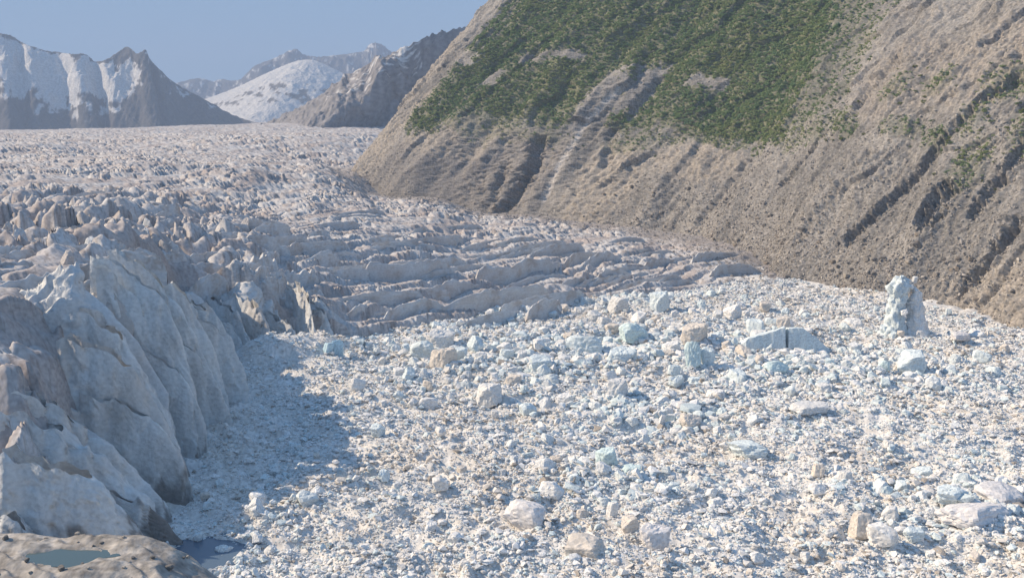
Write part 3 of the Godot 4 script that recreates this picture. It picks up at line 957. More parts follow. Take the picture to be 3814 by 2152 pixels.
func build_hillside() -> void:
	var nx := 720
	var nz := 410
	var v := PackedVector3Array()
	var c := PackedColorArray()
	v.resize(nx * nz)
	c.resize(nx * nz)
	var chute := PackedVector2Array([Vector2(0.684, 0.05), Vector2(0.686, 0.15), Vector2(0.688, 0.21), Vector2(0.682, 0.30)])
	var chute_m := PackedVector2Array()
	for q in chute:
		chute_m.append(Vector2(run_at(q.x), q.y * HILL_UP))
	for j in nz:
		var b := -0.03 + 0.83 * pow(j / float(nz - 1), 1.25)
		for i in nx:
			var a := 0.06 + 0.94 * i / float(nx - 1)
			var k := j * nx + i
			v[k] = hill_point(a, b)
			var s := run_at(a)
			var u := b * HILL_UP
			var x1 := nh3.get_noise_2d(s * 0.9 + u * 0.35 + 500.0, u * 0.35)
			var x2 := nh1.get_noise_2d(s * 0.8, u * 0.5 + 300.0)
			var x3 := nh5.get_noise_2d(s + 200.0, u)
			var x4 := nh5.get_noise_2d(s * 2.3 + 500.0, u * 2.3)
			var sl := slab_at(a, b)
			var col := Color(0.205, 0.20, 0.195).lerp(Color(0.39, 0.373, 0.352), clampf(0.5 + x1 * 0.65 + x2 * 0.75 + x3 * 0.3, 0.0, 1.0))
			# grey fine scree below the left part of the slope
			var scree := ss(0.70, 0.73, a) * ss(0.17, 0.11, b + x2 * 0.03)
			col = col.lerp(Color(0.275, 0.26, 0.252), scree * 0.8)
			col = col.lerp(Color(0.46, 0.415, 0.36).lerp(Color(0.26, 0.245, 0.24), sl.y), sl.x * 0.95 * clampf(0.75 + x1, 0.0, 1.0))
			if x4 > 0.35:
				col = col.lerp(Color(0.42, 0.385, 0.34), 0.5)
			elif x4 < -0.4:
				col = col.lerp(Color(0.10, 0.09, 0.08), 0.45)
			var gr := green_at(a, b, x1 * 0.8 + x2 * 0.5)
			if gr > 0.0:
				col = col.lerp(Color(0.20, 0.21, 0.11), gr * 0.8)
			if absf(b - 0.17) < 0.14 and absf(a - 0.685) < 0.01:
				var dc := line_dist(Vector2(s, u), chute_m)
				col = col.lerp(Color(0.58, 0.55, 0.52), ss(5.0, 2.4, dc + x3 * 1.5))
			c[k] = col
	structure(inst(sheet(v, c, nx, nz, PackedByteArray(), false), mats.rock), "hillside", "steep brown rock and scree valley side with green shrubs")

var shrub_meshes := []
# a low bush: leaf faces spread through a dome
func bush(sd: int, leaves: int) -> ArrayMesh:
	var r := RandomNumberGenerator.new()
	r.seed = sd
	var v := PackedVector3Array()
	var c := PackedColorArray()
	var lobes := []
	for k in 5:
		lobes.append([Vector3(r.randf_range(-0.55, 0.55), r.randf_range(0.25, 0.75), r.randf_range(-0.55, 0.55)), r.randf_range(0.3, 0.5)])
	var nrm := PackedVector3Array()
	for k in leaves:
		var lobe: Array = lobes[k % 5]
		var d := Vector3(r.randfn(), absf(r.randfn()) * 0.9, r.randfn()).normalized()
		var p: Vector3 = lobe[0] + d * lobe[1] * pow(r.randf(), 0.35)
		var n := (d + Vector3(r.randfn(), r.randfn(), r.randfn()) * 0.4).normalized()
		var a := n.cross(Vector3(r.randfn(), r.randfn(), r.randfn())).normalized() * r.randf_range(0.07, 0.13)
		var b := n.cross(a) * r.randf_range(0.6, 1.0)
		var g := r.randf_range(0.85, 1.18)
		for q: Vector3 in [p - a, p + b, p + a, p - a, p + a, p - b]:
			v.append(q)
			nrm.append(n)
			c.append(Color(g, g, g * 0.95))
	var arr := []
	arr.resize(Mesh.ARRAY_MAX)
	arr[Mesh.ARRAY_VERTEX] = v
	arr[Mesh.ARRAY_NORMAL] = nrm
	arr[Mesh.ARRAY_COLOR] = c
	var m := ArrayMesh.new()
	m.add_surface_from_arrays(Mesh.PRIMITIVE_TRIANGLES, arr)
	return m

func green_tone(r: RandomNumberGenerator, n: float) -> Color:
	var col := Color(0.215, 0.295, 0.15).lerp(Color(0.33, 0.345, 0.155), clampf(r.randf() * 0.35 + n * 0.8, 0.0, 1.0))
	if r.randf() < 0.12:
		col = Color(0.155, 0.235, 0.145)
	return col * r.randf_range(0.85, 1.15)

func build_green() -> void:
	for k in 5:
		shrub_meshes.append(bush(300 + k, 170))
	var r := RandomNumberGenerator.new()
	r.seed = 15
	var places := []
	var cols := []
	for k in 5:
		places.append([])
		cols.append(PackedColorArray())
	for n in 90000:
		var a := r.randf_range(0.2, 0.88)
		var b := r.randf_range(0.14, 0.66)
		var s := run_at(a)
		var u := b * HILL_UP
		var x1 := nh3.get_noise_2d(s * 0.9 + u * 0.35 + 500.0, u * 0.35)
		var x2 := nh1.get_noise_2d(s * 0.8, u * 0.5 + 300.0)
		var gr := green_at(a, b, x1 * 0.8 + x2 * 0.5)
		if r.randf() > gr * 1.02 or (gr < 0.5 and x1 < -0.1):
			continue
		var p := hill_point(a, b)
		var size := r.randf_range(1.6, 3.4) * (1.0 if gr > 0.6 else 0.7)
		var k := r.randi() % 5
		places[k].append(Transform3D(Basis(Vector3.UP, r.randf() * TAU).scaled(Vector3(size, size * r.randf_range(0.8, 1.3), size)), p - Vector3(0, 0.2, 0)))
		cols[k].append(green_tone(r, x2))
	var g := Node3D.new()
	stuff(g, "shrub_cover", "dense green alder scrub covering the upper hillside", "shrubs")
	for k in 5:
		multi(g, shrub_meshes[k], mats.leaf, places[k], cols[k], "bushes")

func build_moraine() -> void:
	var kinds := []
	for k in 4:
		kinds.append(shard(450 + k))
	var r := RandomNumberGenerator.new()
	r.seed = 27
	var places := []
	var cols := []
	for k in 4:
		places.append([])
		cols.append(PackedColorArray())
	for n in 20000:
		var d := r.randf_range(740.0, 1330.0)
		var x := r.randf_range(-0.2, 0.3) * d
		var sh := sample(map_hill, x, -d)
		if sample(map_front, x, -d) < 4.0 or (x > 0.0 and hill_side(x, -d)) or r.randf() > ss(85.0, 12.0, sh):
			continue
		var y := glacier_height(x, -d)
		var size := 0.45 * pow(r.randf_range(0.01, 1.0), -0.35)
		var k := r.randi() % 4
		places[k].append(Transform3D(turned(r).scaled(Vector3.ONE * minf(size, 1.7)), Vector3(x, y + size * 0.2, -d)))
		var t := r.randf()
		cols[k].append(Color(0.20, 0.185, 0.17).lerp(Color(0.44, 0.40, 0.36), t * t))
	var g := Node3D.new()
	stuff(g, "moraine", "band of dark stones strewn on the ice along the hillside", "stones")
	for k in 4:
		multi(g, kinds[k], mats.stone, places[k], cols[k], "stones")

func build_scree() -> void:
	var kinds := []
	for k in 5:
		kinds.append(shard(400 + k))
	var r := RandomNumberGenerator.new()
	r.seed = 25
	var places := []
	var cols := []
	for k in 5:
		places.append([])
		cols.append(PackedColorArray())
	for n in 110000:
		var a := r.randf_range(0.1, 0.84)
		var b := 0.36 * pow(r.randf(), 1.7) - 0.005
		var s := run_at(a)
		var u := b * HILL_UP
		var x2 := nh1.get_noise_2d(s * 0.8, u * 0.5 + 300.0)
		var rich := 0.3 + 0.25 * ss(0.70, 0.73, a) + 0.5 * ss(0.68, 0.60, a) * ss(0.22, 0.05, b) + x2 * 0.4 - slab_at(a, b).x * 0.5
		if r.randf() > rich:
			continue
		var size := 0.38 * pow(r.randf_range(0.01, 1.0), -0.36)
		if a > 0.7:
			size *= 0.75
		var p := hill_point(a, b)
		var k := r.randi() % 5
		places[k].append(Transform3D(turned(r).scaled(Vector3.ONE * minf(size, 1.8)), p + Vector3(0, size * 0.15, 0)))
		var t := r.randf()
		cols[k].append(Color(0.22, 0.20, 0.18).lerp(Color(0.50, 0.46, 0.415), t * t))
	var g := Node3D.new()
	stuff(g, "scree", "loose brown stones scattered over the foot of the hillside", "stones")
	for k in 5:
		multi(g, kinds[k], mats.stone, places[k], cols[k], "stones")

# ------------------------------------------------------------------ rock knoll below the camera
var no1 := noise(131, 26.0, 3)
var no2 := noise(132, 5.0, 4)
var no3 := noise(133, 9.0, 2, FastNoiseLite.TYPE_SIMPLEX_SMOOTH, true)
func knoll_height(x: float, z: float) -> float:
	var d := -z
	var e := x + 82.0 + (d - 185.0) * 0.25
	var h := 38.7 + sin(x * 0.09) * 0.5
	h -= maxf(0.0, d - 189.0) * 0.7 + pow(maxf(0.0, d - 187.0), 2.0) * 0.05
	h -= pow(maxf(0.0, e - 4.0), 1.75) * 0.055
	h -= pow(maxf(0.0, 172.0 - d), 1.3) * 0.35
	h -= maxf(0.0, -x - 150.0) * 0.6
	var k := (x * 0.35 - z * 0.62 + no1.get_noise_2d(x, z) * 7.0) / 5.5
	var f := k - floorf(k)
	h += (f if f < 0.85 else (1.0 - f) / 0.15 * 0.85) * 1.1 - 0.5
	h += no1.get_noise_2d(x, z) * 1.2 + no2.get_noise_2d(x, z) * 0.25
	var px := (x + 86.5) / 7.2
	var pz := (z + 179.5) / 3.0
	return lerpf(h, 37.0, ss(1.5, 0.55, px * px + pz * pz + no2.get_noise_2d(x, z) * 0.5))

func puddle(rx: float, rz: float, sd: int) -> ArrayMesh:
	var n := noise(sd, 1.2, 2)
	var v := PackedVector3Array([Vector3.ZERO])
	var idx := PackedInt32Array()
	for k in 48:
		var d := Vector2.from_angle(k * TAU / 48.0)
		var q := 1.0 + n.get_noise_2dv(d * 2.0) * 0.35
		v.append(Vector3(d.x * rx * q, 0, d.y * rz * q))
		idx.append_array([0, 1 + k, 1 + (k + 1) % 48])
	var arr := []
	arr.resize(Mesh.ARRAY_MAX)
	arr[Mesh.ARRAY_VERTEX] = v
	arr[Mesh.ARRAY_INDEX] = idx
	var m := ArrayMesh.new()
	m.add_surface_from_arrays(Mesh.PRIMITIVE_TRIANGLES, arr)
	return m

func build_knoll() -> void:
	var nx := 280
	var nz := 220
	var v := PackedVector3Array()
	var c := PackedColorArray()
	for j in nz:
		for i in nx:
			var x := lerpf(-170.0, -30.0, i / float(nx - 1))
			var z := lerpf(-236.0, -110.0, j / float(nz - 1))
			v.append(Vector3(x, maxf(knoll_height(x, z), -6.0), z))
			var a := no1.get_noise_2d(x * 2.0 + 200.0, z * 2.0)
			var b := no2.get_noise_2d(x * 1.4, z * 1.4 + 90.0)
			c.append(Color(0.27, 0.255, 0.24).lerp(Color(0.52, 0.485, 0.44), clampf(0.55 + a * 0.6 + b * 0.6, 0.0, 1.0)))
	structure(inst(sheet(v, c, nx, nz, PackedByteArray(), false), mats.rock), "rock_knoll", "sunlit tan bedrock knoll rising in front of the glacier wall")
	# meltwater in a hollow of the knoll, and open water at the foot of the wall
	var o := inst(puddle(10.0, 4.6, 5), mats.water)
	structure(o, "water", "small teal meltwater pool lying on the tan bedrock knoll")
	o.position = Vector3(-86.5, 37.75, -179.5)
	var o2 := inst(puddle(15.0, 15.0, 6), mats.dark_water)
	structure(o2, "water", "still blue water in the shade at the foot of the glacier wall")
	o2.position = Vector3(-88, -0.55, -264)

# ------------------------------------------------------------------ mountains far off
func ridge(called: String, label: String, crest: Array, fall: Vector2, run: float, base_y: float, snow: Callable, rock: Color, sd: int, rough: float, nx := 260, nz := 110) -> void:
	var n1 := noise(sd, 300.0, 5, FastNoiseLite.TYPE_SIMPLEX_SMOOTH, true)
	var n2 := noise(sd + 1, 130.0, 4)
	var n3 := noise(sd + 2, 60.0, 3)
	var v := PackedVector3Array()
	var c := PackedColorArray()
	for j in nz:
		var t := -0.35 + 1.35 * j / float(nz - 1)
		for i in nx:
			var a := i / float(nx - 1)
			var p: Vector3 = along(crest, a)
			var h := p.y - base_y
			var dir := fall
			var q := p
			if t >= 0.0:
				q = p + Vector3(dir.x, 0, dir.y) * run * h * t
				q.y = base_y + h * pow(1.0 - t, 1.15)
			else:
				q = p - Vector3(dir.x, 0, dir.y) * run * h * -t
				q.y = p.y + t * h * 1.4
			var amt := ss(0.0, 0.14, absf(t)) * rough
			var m := n1.get_noise_2d(q.x + q.y * 0.4, q.z) * 0.6 + n2.get_noise_2d(q.x, q.z + q.y) * 0.3
			q.y += m * h * 0.34 * amt * (1.0 - 0.5 * t) + (n3.get_noise_2d(q.x * 1.4, q.z * 1.4) * 8.0 + n3.get_noise_2d(q.x * 3.7, q.z * 3.7) * 6.0) * minf(rough * 1.4, 1.0)
			v.append(q)
			var sn: float = snow.call(a, t, n2.get_noise_2d(q.x * 0.9 + q.y * 0.7 + 500.0, q.y * 1.6) * 0.7 + n3.get_noise_2d(q.x, q.z + q.y) * 0.5, q)
			var col := rock * (1.0 + n3.get_noise_2d(q.x * 2.0, q.z * 2.0) * 0.4)
			c.append(col.lerp(Color(0.72, 0.71, 0.70), ss(-0.03, 0.03, sn)))
	structure(inst(sheet(v, c, nx, nz, PackedByteArray(), true), mats.far_rock), called, label)

var streaks := noise(99, 1.6, 2)
func build_mountains() -> void:
	var left := [Vector3(-3521, 694, -5800), Vector3(-3231, 631, -5840), Vector3(-3064, 679, -5880), Vector3(-2934, 645, -5800), Vector3(-2904, 640, -5840), Vector3(-2873, 616, -5880), Vector3(-2780, 579, -5800), Vector3(-2709, 555, -5840), Vector3(-2636, 544, -5880), Vector3(-2521, 530, -5800), Vector3(-2469, 532, -5840), Vector3(-2436, 495, -5880), Vector3(-2347, 494, -5800), Vector3(-2296, 532, -5840), Vector3(-2240, 574, -5880), Vector3(-2155, 532, -5800), Vector3(-2120, 555, -5840), Vector3(-2114, 508, -5880), Vector3(-2034, 445, -5800), Vector3(-1983, 384, -5840), Vector3(-1906, 328, -5880), Vector3(-1768, 265, -5800), Vector3(-1668, 202, -5840), Vector3(-1587, 161, -5880), Vector3(-1451, 128, -5800)]
	var mid := [Vector3(-3870, 523, -11000), Vector3(-3627, 595, -11000), Vector3(-3429, 634, -11000), Vector3(-3278, 604, -11000), Vector3(-3190, 625, -11000), Vector3(-2940, 608, -10800), Vector3(-2686, 736, -10500), Vector3(-2475, 817, -10500), Vector3(-2264, 910, -10500), Vector3(-2163, 853, -10500), Vector3(-2019, 833, -10500), Vector3(-1811, 849, -10500), Vector3(-1604, 878, -10500), Vector3(-1541, 890, -10500), Vector3(-1477, 958, -10500), Vector3(-1415, 974, -10500), Vector3(-1333, 946, -10500), Vector3(-1252, 886, -10500), Vector3(-1025, 837, -10500), Vector3(-570, 797, -10500)]
	var dome := [Vector3(-2405, 276, -7400), Vector3(-2225, 330, -7400), Vector3(-2016, 408, -7400), Vector3(-1777, 517, -7400), Vector3(-1599, 586, -7400), Vector3(-1497, 600, -7400), Vector3(-1424, 586, -7400), Vector3(-1309, 534, -7400), Vector3(-1193, 483, -7400), Vector3(-976, 407, -7300), Vector3(-679, 333, -7200)]
	var grey := [Vector3(-826, 127, -3300), Vector3(-774, 140, -3250), Vector3(-716, 161, -3200), Vector3(-631, 190, -3100), Vector3(-544, 226, -3000), Vector3(-476, 265, -2950), Vector3(-409, 296, -2900), Vector3(-346, 327, -2900), Vector3(-282, 357, -2900), Vector3(-217, 384, -2950), Vector3(-162, 408, -3000), Vector3(-117, 428, -3050), Vector3(-33, 474, -3100), Vector3(140, 582, -3200)]
	ridge("mountain", "jagged far mountain range in shade with snowfields on its upper half", left, Vector2(0.45, 0.89), 1.05, 40.0, func(a, t, n, q): return 0.56 + n * 0.38 - t - ss(0.5, 0.72, a) * 0.55 if t > 0.03 + n * 0.12 + (0.12 if a > 0.53 and a < 0.66 else 0.0) else -1.0, Color(0.12, 0.115, 0.115), 81, 0.5)
	ridge("mountain", "bluish rock ridge of sharp peaks far behind the snow dome", mid, Vector2(0.35, 0.93), 1.2, 60.0, func(_a, t, n, _q): return n * 1.3 - 0.34 - t * 0.2, Color(0.14, 0.135, 0.135), 91, 0.7)
	ridge("mountain", "smooth sunlit snow dome with a few rock bands", dome, Vector2(-0.1, 0.99), 2.6, 108.0, func(a, t, n, _q): return 0.28 - (n * 1.6 + 0.1) * ss(0.25, 0.38, t) * (1.0 - ss(0.55, 0.7, t)) if a < 0.75 else 0.2, Color(0.2, 0.185, 0.17), 95, 0.22)
	ridge("mountain", "dark grey rock shoulder with thin snow streaks behind the green hillside", grey, Vector2(-0.8, 0.6), 1.15, 60.0, func(a, t, n, _q): return streaks.get_noise_2d(a * 16.0 + t * 5.0, t * 42.0) + n * 0.3 - 0.10 - t * 0.9 if a > 0.38 and t > 0.008 and t < 0.4 else -1.0, Color(0.29, 0.28, 0.285), 98, 0.9)

# ------------------------------------------------------------------ single blocks of ice, boulders, bushes
# tint, x, z, width, height, what it looks like
var single_blocks := [
	["blue", 97, -631, 13.3, 12.9, "pale blue upright ice block at the glacier front with one white sunlit side"],
	["teal", 69, -536, 17.3, 12.5, "teal tinted ice hump amid the white blocks below the crevassed glacier"],
	["blue", 39, -507, 19.5, 10.8, "blue grey wedge of ice with one flat broad face"],
	["grey", -39, -526, 14.9, 10.0, "grey rounded ice block at the foot of the rubble-covered glacier front"],
	["blue", -28, -495, 10.0, 7.4, "blue ice block leaning in front of a grey rounded one"],
	["grey", -11, -416, 12.6, 10.6, "large grey-white upright slab of ice standing alone in the rubble"],
	["blue", 15, -462, 13.1, 7.9, "wide pale blue ice block with a ragged top amid the rubble"],
	["grey", 47, -417, 10.1, 8.0, "blunt grey-white ice block alone in the middle of the basin"],
	["teal", 89, -470, 8.4, 12.0, "tall narrow pale teal ice pinnacle beside a second one"],
	["blue", 97, -474, 7.7, 11.1, "tall narrow blue ice pinnacle beside a pale teal one"],
	["blue", 194, -460, 15.8, 11.7, "sharp blue-white ice wedge between the pillar and the cracked slab"],
	["white", 188, -495, 5.2, 6.3, "small bright white tooth of ice below the ice pillar"],
	["teal", 180, -462, 5.6, 5.9, "small teal ice cube below the ice pillar"],
	["teal", 130, -466, 13.2, 5.9, "low greenish blue ice slab in front of the cracked slab"],
	["blue", 87, -344, 15.3, 5.1, "long low blue-green slab of ice lying flat"],
	["teal", 33, -327, 7.9, 6.3, "greenish ice block with one crisp sunlit face and a short shadow"],
	["teal", 41, -321, 6.5, 3.4, "small flat-topped greenish ice cube next to a larger greenish block"],
	["violet", 4, -281, 13.6, 8.9, "big pale lilac ice block, broad and blunt"],
	["beige", 22, -287, 4.6, 3.2, "small beige ice lump beside the big pale lilac block"],
	["white", 13, -305, 8.6, 5.2, "chalky white ice block behind the big pale lilac one"],
	["white", 31, -288, 4.0, 5.5, "white upright ice shard in front of a dark hollow"],
	["violet", 41, -264, 9.1, 6.7, "domed lilac-white ice block with a rough face"],
	["beige", 35, -274, 6.6, 4.6, "blocky beige ice lump behind the domed lilac block"],
	["beige", 21, -256, 11.4, 6.5, "tan dirt-covered ice hummock with a dark overhang"],
	["white", 108, -269, 9.2, 6.8, "sharp white ice pyramid with a dark cleft at its base"],
	["blue", 118, -272, 6.6, 4.2, "blue ice block right behind the sharp white pyramid"],
	["beige", 104, -275, 6.7, 8.2, "sandy ice hummock leaning on the sharp white pyramid"],
	["violet", 141, -279, 21.5, 5.9, "very wide flat lilac ice slab with a dark undercut edge"],
	["violet", 158, -298, 16.9, 5.7, "broad grey ice slab behind the very wide lilac one"],
	["blue", 138, -292, 10.6, 5.0, "blue-grey ice slab against the very wide lilac one"],
	["grey", 123, -391, 15.8, 5.6, "long grey ridge-shaped ice block"],
	["white", -36, -411, 8.3, 5.2, "white lumpy ice block at the edge of the great shadow"],
	["white", -69, -424, 7.7, 5.4, "white ice lump catching the sun inside the shadow edge"],
	["azure", -91, -499, 6.9, 10.2, "vivid blue ice horn where the glacier wall meets the rubble"],
	["azure", -95, -495, 6.0, 5.0, "low vivid blue ice lump beside the blue horn"],
	["blue", 130, -312, 5.0, 4.5, "small blue-grey ice block among sandy lumps"],
	["beige", 104, -318, 4.6, 4.9, "beige leaning ice lump with one grey side"],
	["grey", 110, -310, 5.0, 4.0, "grey slanting ice block in the sunlit rubble"],
	["blue", 144, -327, 7.9, 5.0, "blue ice block with a bright patch at its foot"],
	["white", 85, -508, 10.3, 7.3, "white ice block beside the teal hump"],
	["white", 91, -424, 8.6, 5.4, "white flat ice block in front of the pinnacles"],
	["violet", 248, -529, 12.8, 5.8, "low lilac-grey ice block at the foot of the ice pillar"],
	["white", 99, -301, 6.1, 3.8, "rounded white ice block near the beige leaning one"],
	["blue", 7, -399, 8.1, 5.8, "pale blue ice block in the hollow beside the upright grey-white slab"],
	["white", 23, -417, 7.8, 5.3, "crumbly white ice block among blue ones"]
]
var tints := {"white": Color(0.83, 0.83, 0.82), "blue": Color(0.70, 0.785, 0.815), "teal": Color(0.64, 0.775, 0.79), "grey": Color(0.74, 0.745, 0.74), "violet": Color(0.76, 0.745, 0.745), "beige": Color(0.71, 0.655, 0.59), "azure": Color(0.54, 0.73, 0.83)}
var block_meshes := []

# brings a mesh to unit size, standing on y = 0
func unit(m: ArrayMesh) -> ArrayMesh:
	var box := m.get_aabb()
	var arr := m.surface_get_arrays(0)
	var v: PackedVector3Array = arr[Mesh.ARRAY_VERTEX]
	for k in v.size():
		var p := (v[k] - box.position) / box.size
		v[k] = Vector3(p.x - 0.5, p.y, p.z - 0.5)
	arr[Mesh.ARRAY_VERTEX] = v
	var o := ArrayMesh.new()
	o.add_surface_from_arrays(Mesh.PRIMITIVE_TRIANGLES, arr)
	return o

func place_block(mesh: Mesh, x: float, z: float, size: Vector3, turn: float, tilt: float, tint: String, label: String, group := "") -> void:
	var o := inst(mesh, mats["ice_" + tint])
	thing(o, "ice_block", label, "ice block", group)
	o.basis = Basis(Vector3.UP, turn) * Basis(Vector3(1, 0, 0), tilt) * Basis.from_scale(size)
	o.position = Vector3(x, basin_height(x, z) - size.y * 0.14, z)

func build_blocks() -> void:
	for k in 18:
		block_meshes.append(unit(lump(500 + k, 3, 5 + k % 4, Vector3(1.0, 0.95, 0.9), 0.10, 60.0, 0.15, true)))
	var r := RandomNumberGenerator.new()
	r.seed = 35
	var at := []
	for q in single_blocks:
		var d: float = q[3] * r.randf_range(0.6, 0.85)
		place_block(block_meshes[r.randi() % 18], q[1], q[2] - d * 0.4, Vector3(q[3], q[4] * 1.15, d), r.randf_range(-0.5, 0.5), r.randf_range(-0.15, 0.15), q[0], q[5])
		at.append(Vector3(q[1], q[3], q[2]))
	var names := {"white": "chalky white ice block", "blue": "pale blue ice block", "grey": "grey-white ice block", "beige": "dirt-stained beige ice block"}
	var kinds := ["white", "white", "blue", "grey", "beige", "grey", "white", "blue"]
	var made := 0
	while made < 250:
		var d := sqrt(lerpf(225.0 * 225.0, 640.0 * 640.0, pow(r.randf(), 1.4)))
		var x := r.randf_range(-0.5, 0.53) * d
		var w := clampf(2.3 * pow(r.randf_range(0.05, 1.0), -0.4) * (0.7 + d * 0.0016), 2.0, 11.0)
		if made > 150:
			d = r.randf_range(440.0, 640.0)
			x = r.randf_range(-0.12, 0.33) * d
			w = clampf(5.6 * pow(r.randf_range(0.08, 1.0), -0.42), 5.0, 14.0)
		var sf := sample(map_front, x, -d)
		if sf > -w or (x > 180.0 and hill_side(x + 12.0, -d)):
			continue
		if sf > -45.0 and x < -70.0 and w > 4.0:
			continue
		var free := true
		for q: Vector3 in at:
			if Vector2(q.x - x, q.z + d).length() < (q.y + w) * 0.65:
				free = false
		if not free:
			continue
		at.append(Vector3(x, w, -d))
		var kind: String = kinds[r.randi() % 8]
		var text: String = ("large " if w > 6.0 else "middling " if w > 3.6 else "small ") + names[kind]
		if Vector2(x - 224.0, d - 551.0).length() < 55.0:
			text += " in the rubble round the ice pillar"
		elif Vector2(x - 147.0, d - 512.0).length() < 40.0:
			text += " near the cracked slab"
		elif sf > -30.0:
			text += " at the foot of the glacier front" if x > -70.0 else " in the shade of the glacier wall"
		elif hill_side(x + 45.0, -d):
			text += " near the foot of the brown hillside"
		elif x < -20.0:
			text += " in the rubble along the edge of the great shadow"
		else:
			text += " out in the open sunlit rubble"
		place_block(block_meshes[r.randi() % 18], x, -d, Vector3(w, w * r.randf_range(0.6, 1.0), w * r.randf_range(0.6, 1.0)), r.randf() * TAU, r.randf_range(-0.3, 0.3), kind, text, text)
		made += 1
	build_pillar()
	build_slab()

# a ragged column of ice: rings of points round a bent axis
func column(sd: int, axis: Array, radii: Array, rough: float) -> ArrayMesh:
	var n := noise(sd, 4.0, 3)
	var n2 := noise(sd + 1, 1.5, 2)
	var nx := 40
	var nz := 44
	var v := PackedVector3Array()
	var c := PackedColorArray()
	for j in nz:
		var t := j / float(nz - 1)
		var p: Vector3 = along(axis, t)
		var q: float = along(radii, t)
		for i in nx:
			var d := Vector3.FORWARD.rotated(Vector3.UP, i * TAU / (nx - 1))
			var e := p + d * q
			var m := (n.get_noise_3d(e.x, e.y * 0.5, e.z) * 1.3 + n2.get_noise_3dv(e) * 0.5) * rough
			if i == nx - 1:
				v.append(v[j * nx])
			else:
				v.append(e + d * m + Vector3(0, n.get_noise_3d(e.x, e.y + 40.0, e.z) * rough * 0.6, 0))
			var g := 1.0 + n.get_noise_3d(e.x + 20.0, e.y, e.z) * 0.25
			c.append(Color(g, g, g))
	return sheet(v, c, nx, nz, PackedByteArray(), true)

func build_pillar() -> void:
	var g := Node3D.new()
	thing(g, "ice_pillar", "tall two-headed pillar of pale ice standing before the brown hillside", "ice pillar")
	g.position = Vector3(224, basin_height(224, -551) - 1.0, -551)
	part(g, column(601, [Vector3(-6.5, 0, 0), Vector3(-5.6, 8, 0), Vector3(-5.0, 16, 0), Vector3(-5.0, 23, 0), Vector3(-5.2, 28, 0), Vector3(-4.0, 32.5, 0), Vector3(-3.4, 35, 0)], [8.0, 5.2, 4.3, 4.8, 5.6, 4.0, 0.3], 2.1), "column", mats.ice_blue)
	part(g, column(603, [Vector3(7.5, 0, 1), Vector3(6.6, 8, 1), Vector3(5.8, 16, 0.5), Vector3(5.4, 22, 0), Vector3(5.2, 26, 0), Vector3(5.2, 28.5, 0)], [7.5, 5.0, 3.8, 3.0, 2.0, 0.3], 1.9), "column", mats.ice_white)
	part(g, column(605, [Vector3(-3.5, 22, -0.5), Vector3(-2.5, 25, -0.5), Vector3(-1.0, 28, -0.5), Vector3(-0.8, 31.5, -0.5), Vector3(-1.0, 33, -0.5)], [0.8, 3.0, 3.6, 2.4, 0.3], 2.2), "crown", mats.ice_white)
	var r := RandomNumberGenerator.new()
	r.seed = 66
	for k in 26:
		var low := k < 12
		var h := r.randf_range(0.0, 3.0) if low else r.randf_range(8.0, 31.0)
		var a := r.randf() * TAU
		var w := r.randf_range(2.5, 6.0) if low else r.randf_range(1.6, 4.6)
		var o := part(g, block_meshes[k % 18], "ice_chunk", [mats.ice_white, mats.ice_blue, mats.ice_grey][k % 3])
		o.basis = turned(r) * Basis.from_scale(Vector3(w, w * 1.3, w * 0.8))
		var reach := r.randf_range(8.0, 13.0) if low else 3.2
		o.position = Vector3((0.0 if low else (-4.0 if k % 2 else 4.0)) + sin(a) * reach, h, cos(a) * reach)

# two halves of a broad slab, parted by a crack
func build_slab() -> void:
	var g := Node3D.new()
	thing(g, "ice_slab", "broad blue-grey ice slab split by a dark vertical crack", "ice slab")
	g.position = Vector3(147, basin_height(147, -512) - 1.5, -512)
	g.scale = Vector3(1.2, 1.25, 1.1)
	part(g, wedge([Vector2(-21, 0), Vector2(-20, 4.5), Vector2(-17, 7.0), Vector2(-1.2, 12.0), Vector2(-0.4, 0)], 13.0, 611), "slab_half", mats.ice_blue)
	part(g, wedge([Vector2(0.4, 0), Vector2(0.2, 11.8), Vector2(7, 11.2), Vector2(13.5, 7.0), Vector2(19, 1.5), Vector2(20, 0)], 12.0, 613), "slab_half", mats.ice_blue)

# an outline pushed back, its face and top broken into small facets
func wedge(outline: Array, deep: float, sd: int) -> ArrayMesh:
	var n := noise(sd, 5.0, 3)
	var nx := 60
	var nz := 26
	var v := PackedVector3Array()
	var c := PackedColorArray()
	for j in nz:
		var t := j / float(nz - 1)
		var in_ := 1.0 - pow(maxf(0.0, 1.0 - t * 5.0), 2.0) * 0.06
		for i in nx:
			var f := i / float(nx - 1) * (outline.size() - 1)
			var k := mini(int(f), outline.size() - 2)
			var p: Vector2 = outline[k].lerp(outline[k + 1], f - k)
			var z := -t * deep
			if t == 0.0:
				in_ = 0.0
			var q := Vector3(p.x, p.y * (0.6 if in_ == 0.0 else in_), z) if in_ > 0.0 else Vector3(p.x, p.y * 0.02, 0.6)
			q.y -= t * t * p.y * 0.45
			q.z += n.get_noise_2d(p.x * 1.5, p.y * 1.5 + t * 20.0) * 0.9
			q.y += n.get_noise_3d(q.x, 5.0, z) * 0.8 * minf(1.0, p.y * 0.4)
			v.append(q)
			var g := 1.0 + n.get_noise_3d(q.x * 0.7, q.y * 0.7, z) * 0.2
			c.append(Color(g, g, g))
	return sheet(v, c, nx, nz, PackedByteArray(), true)

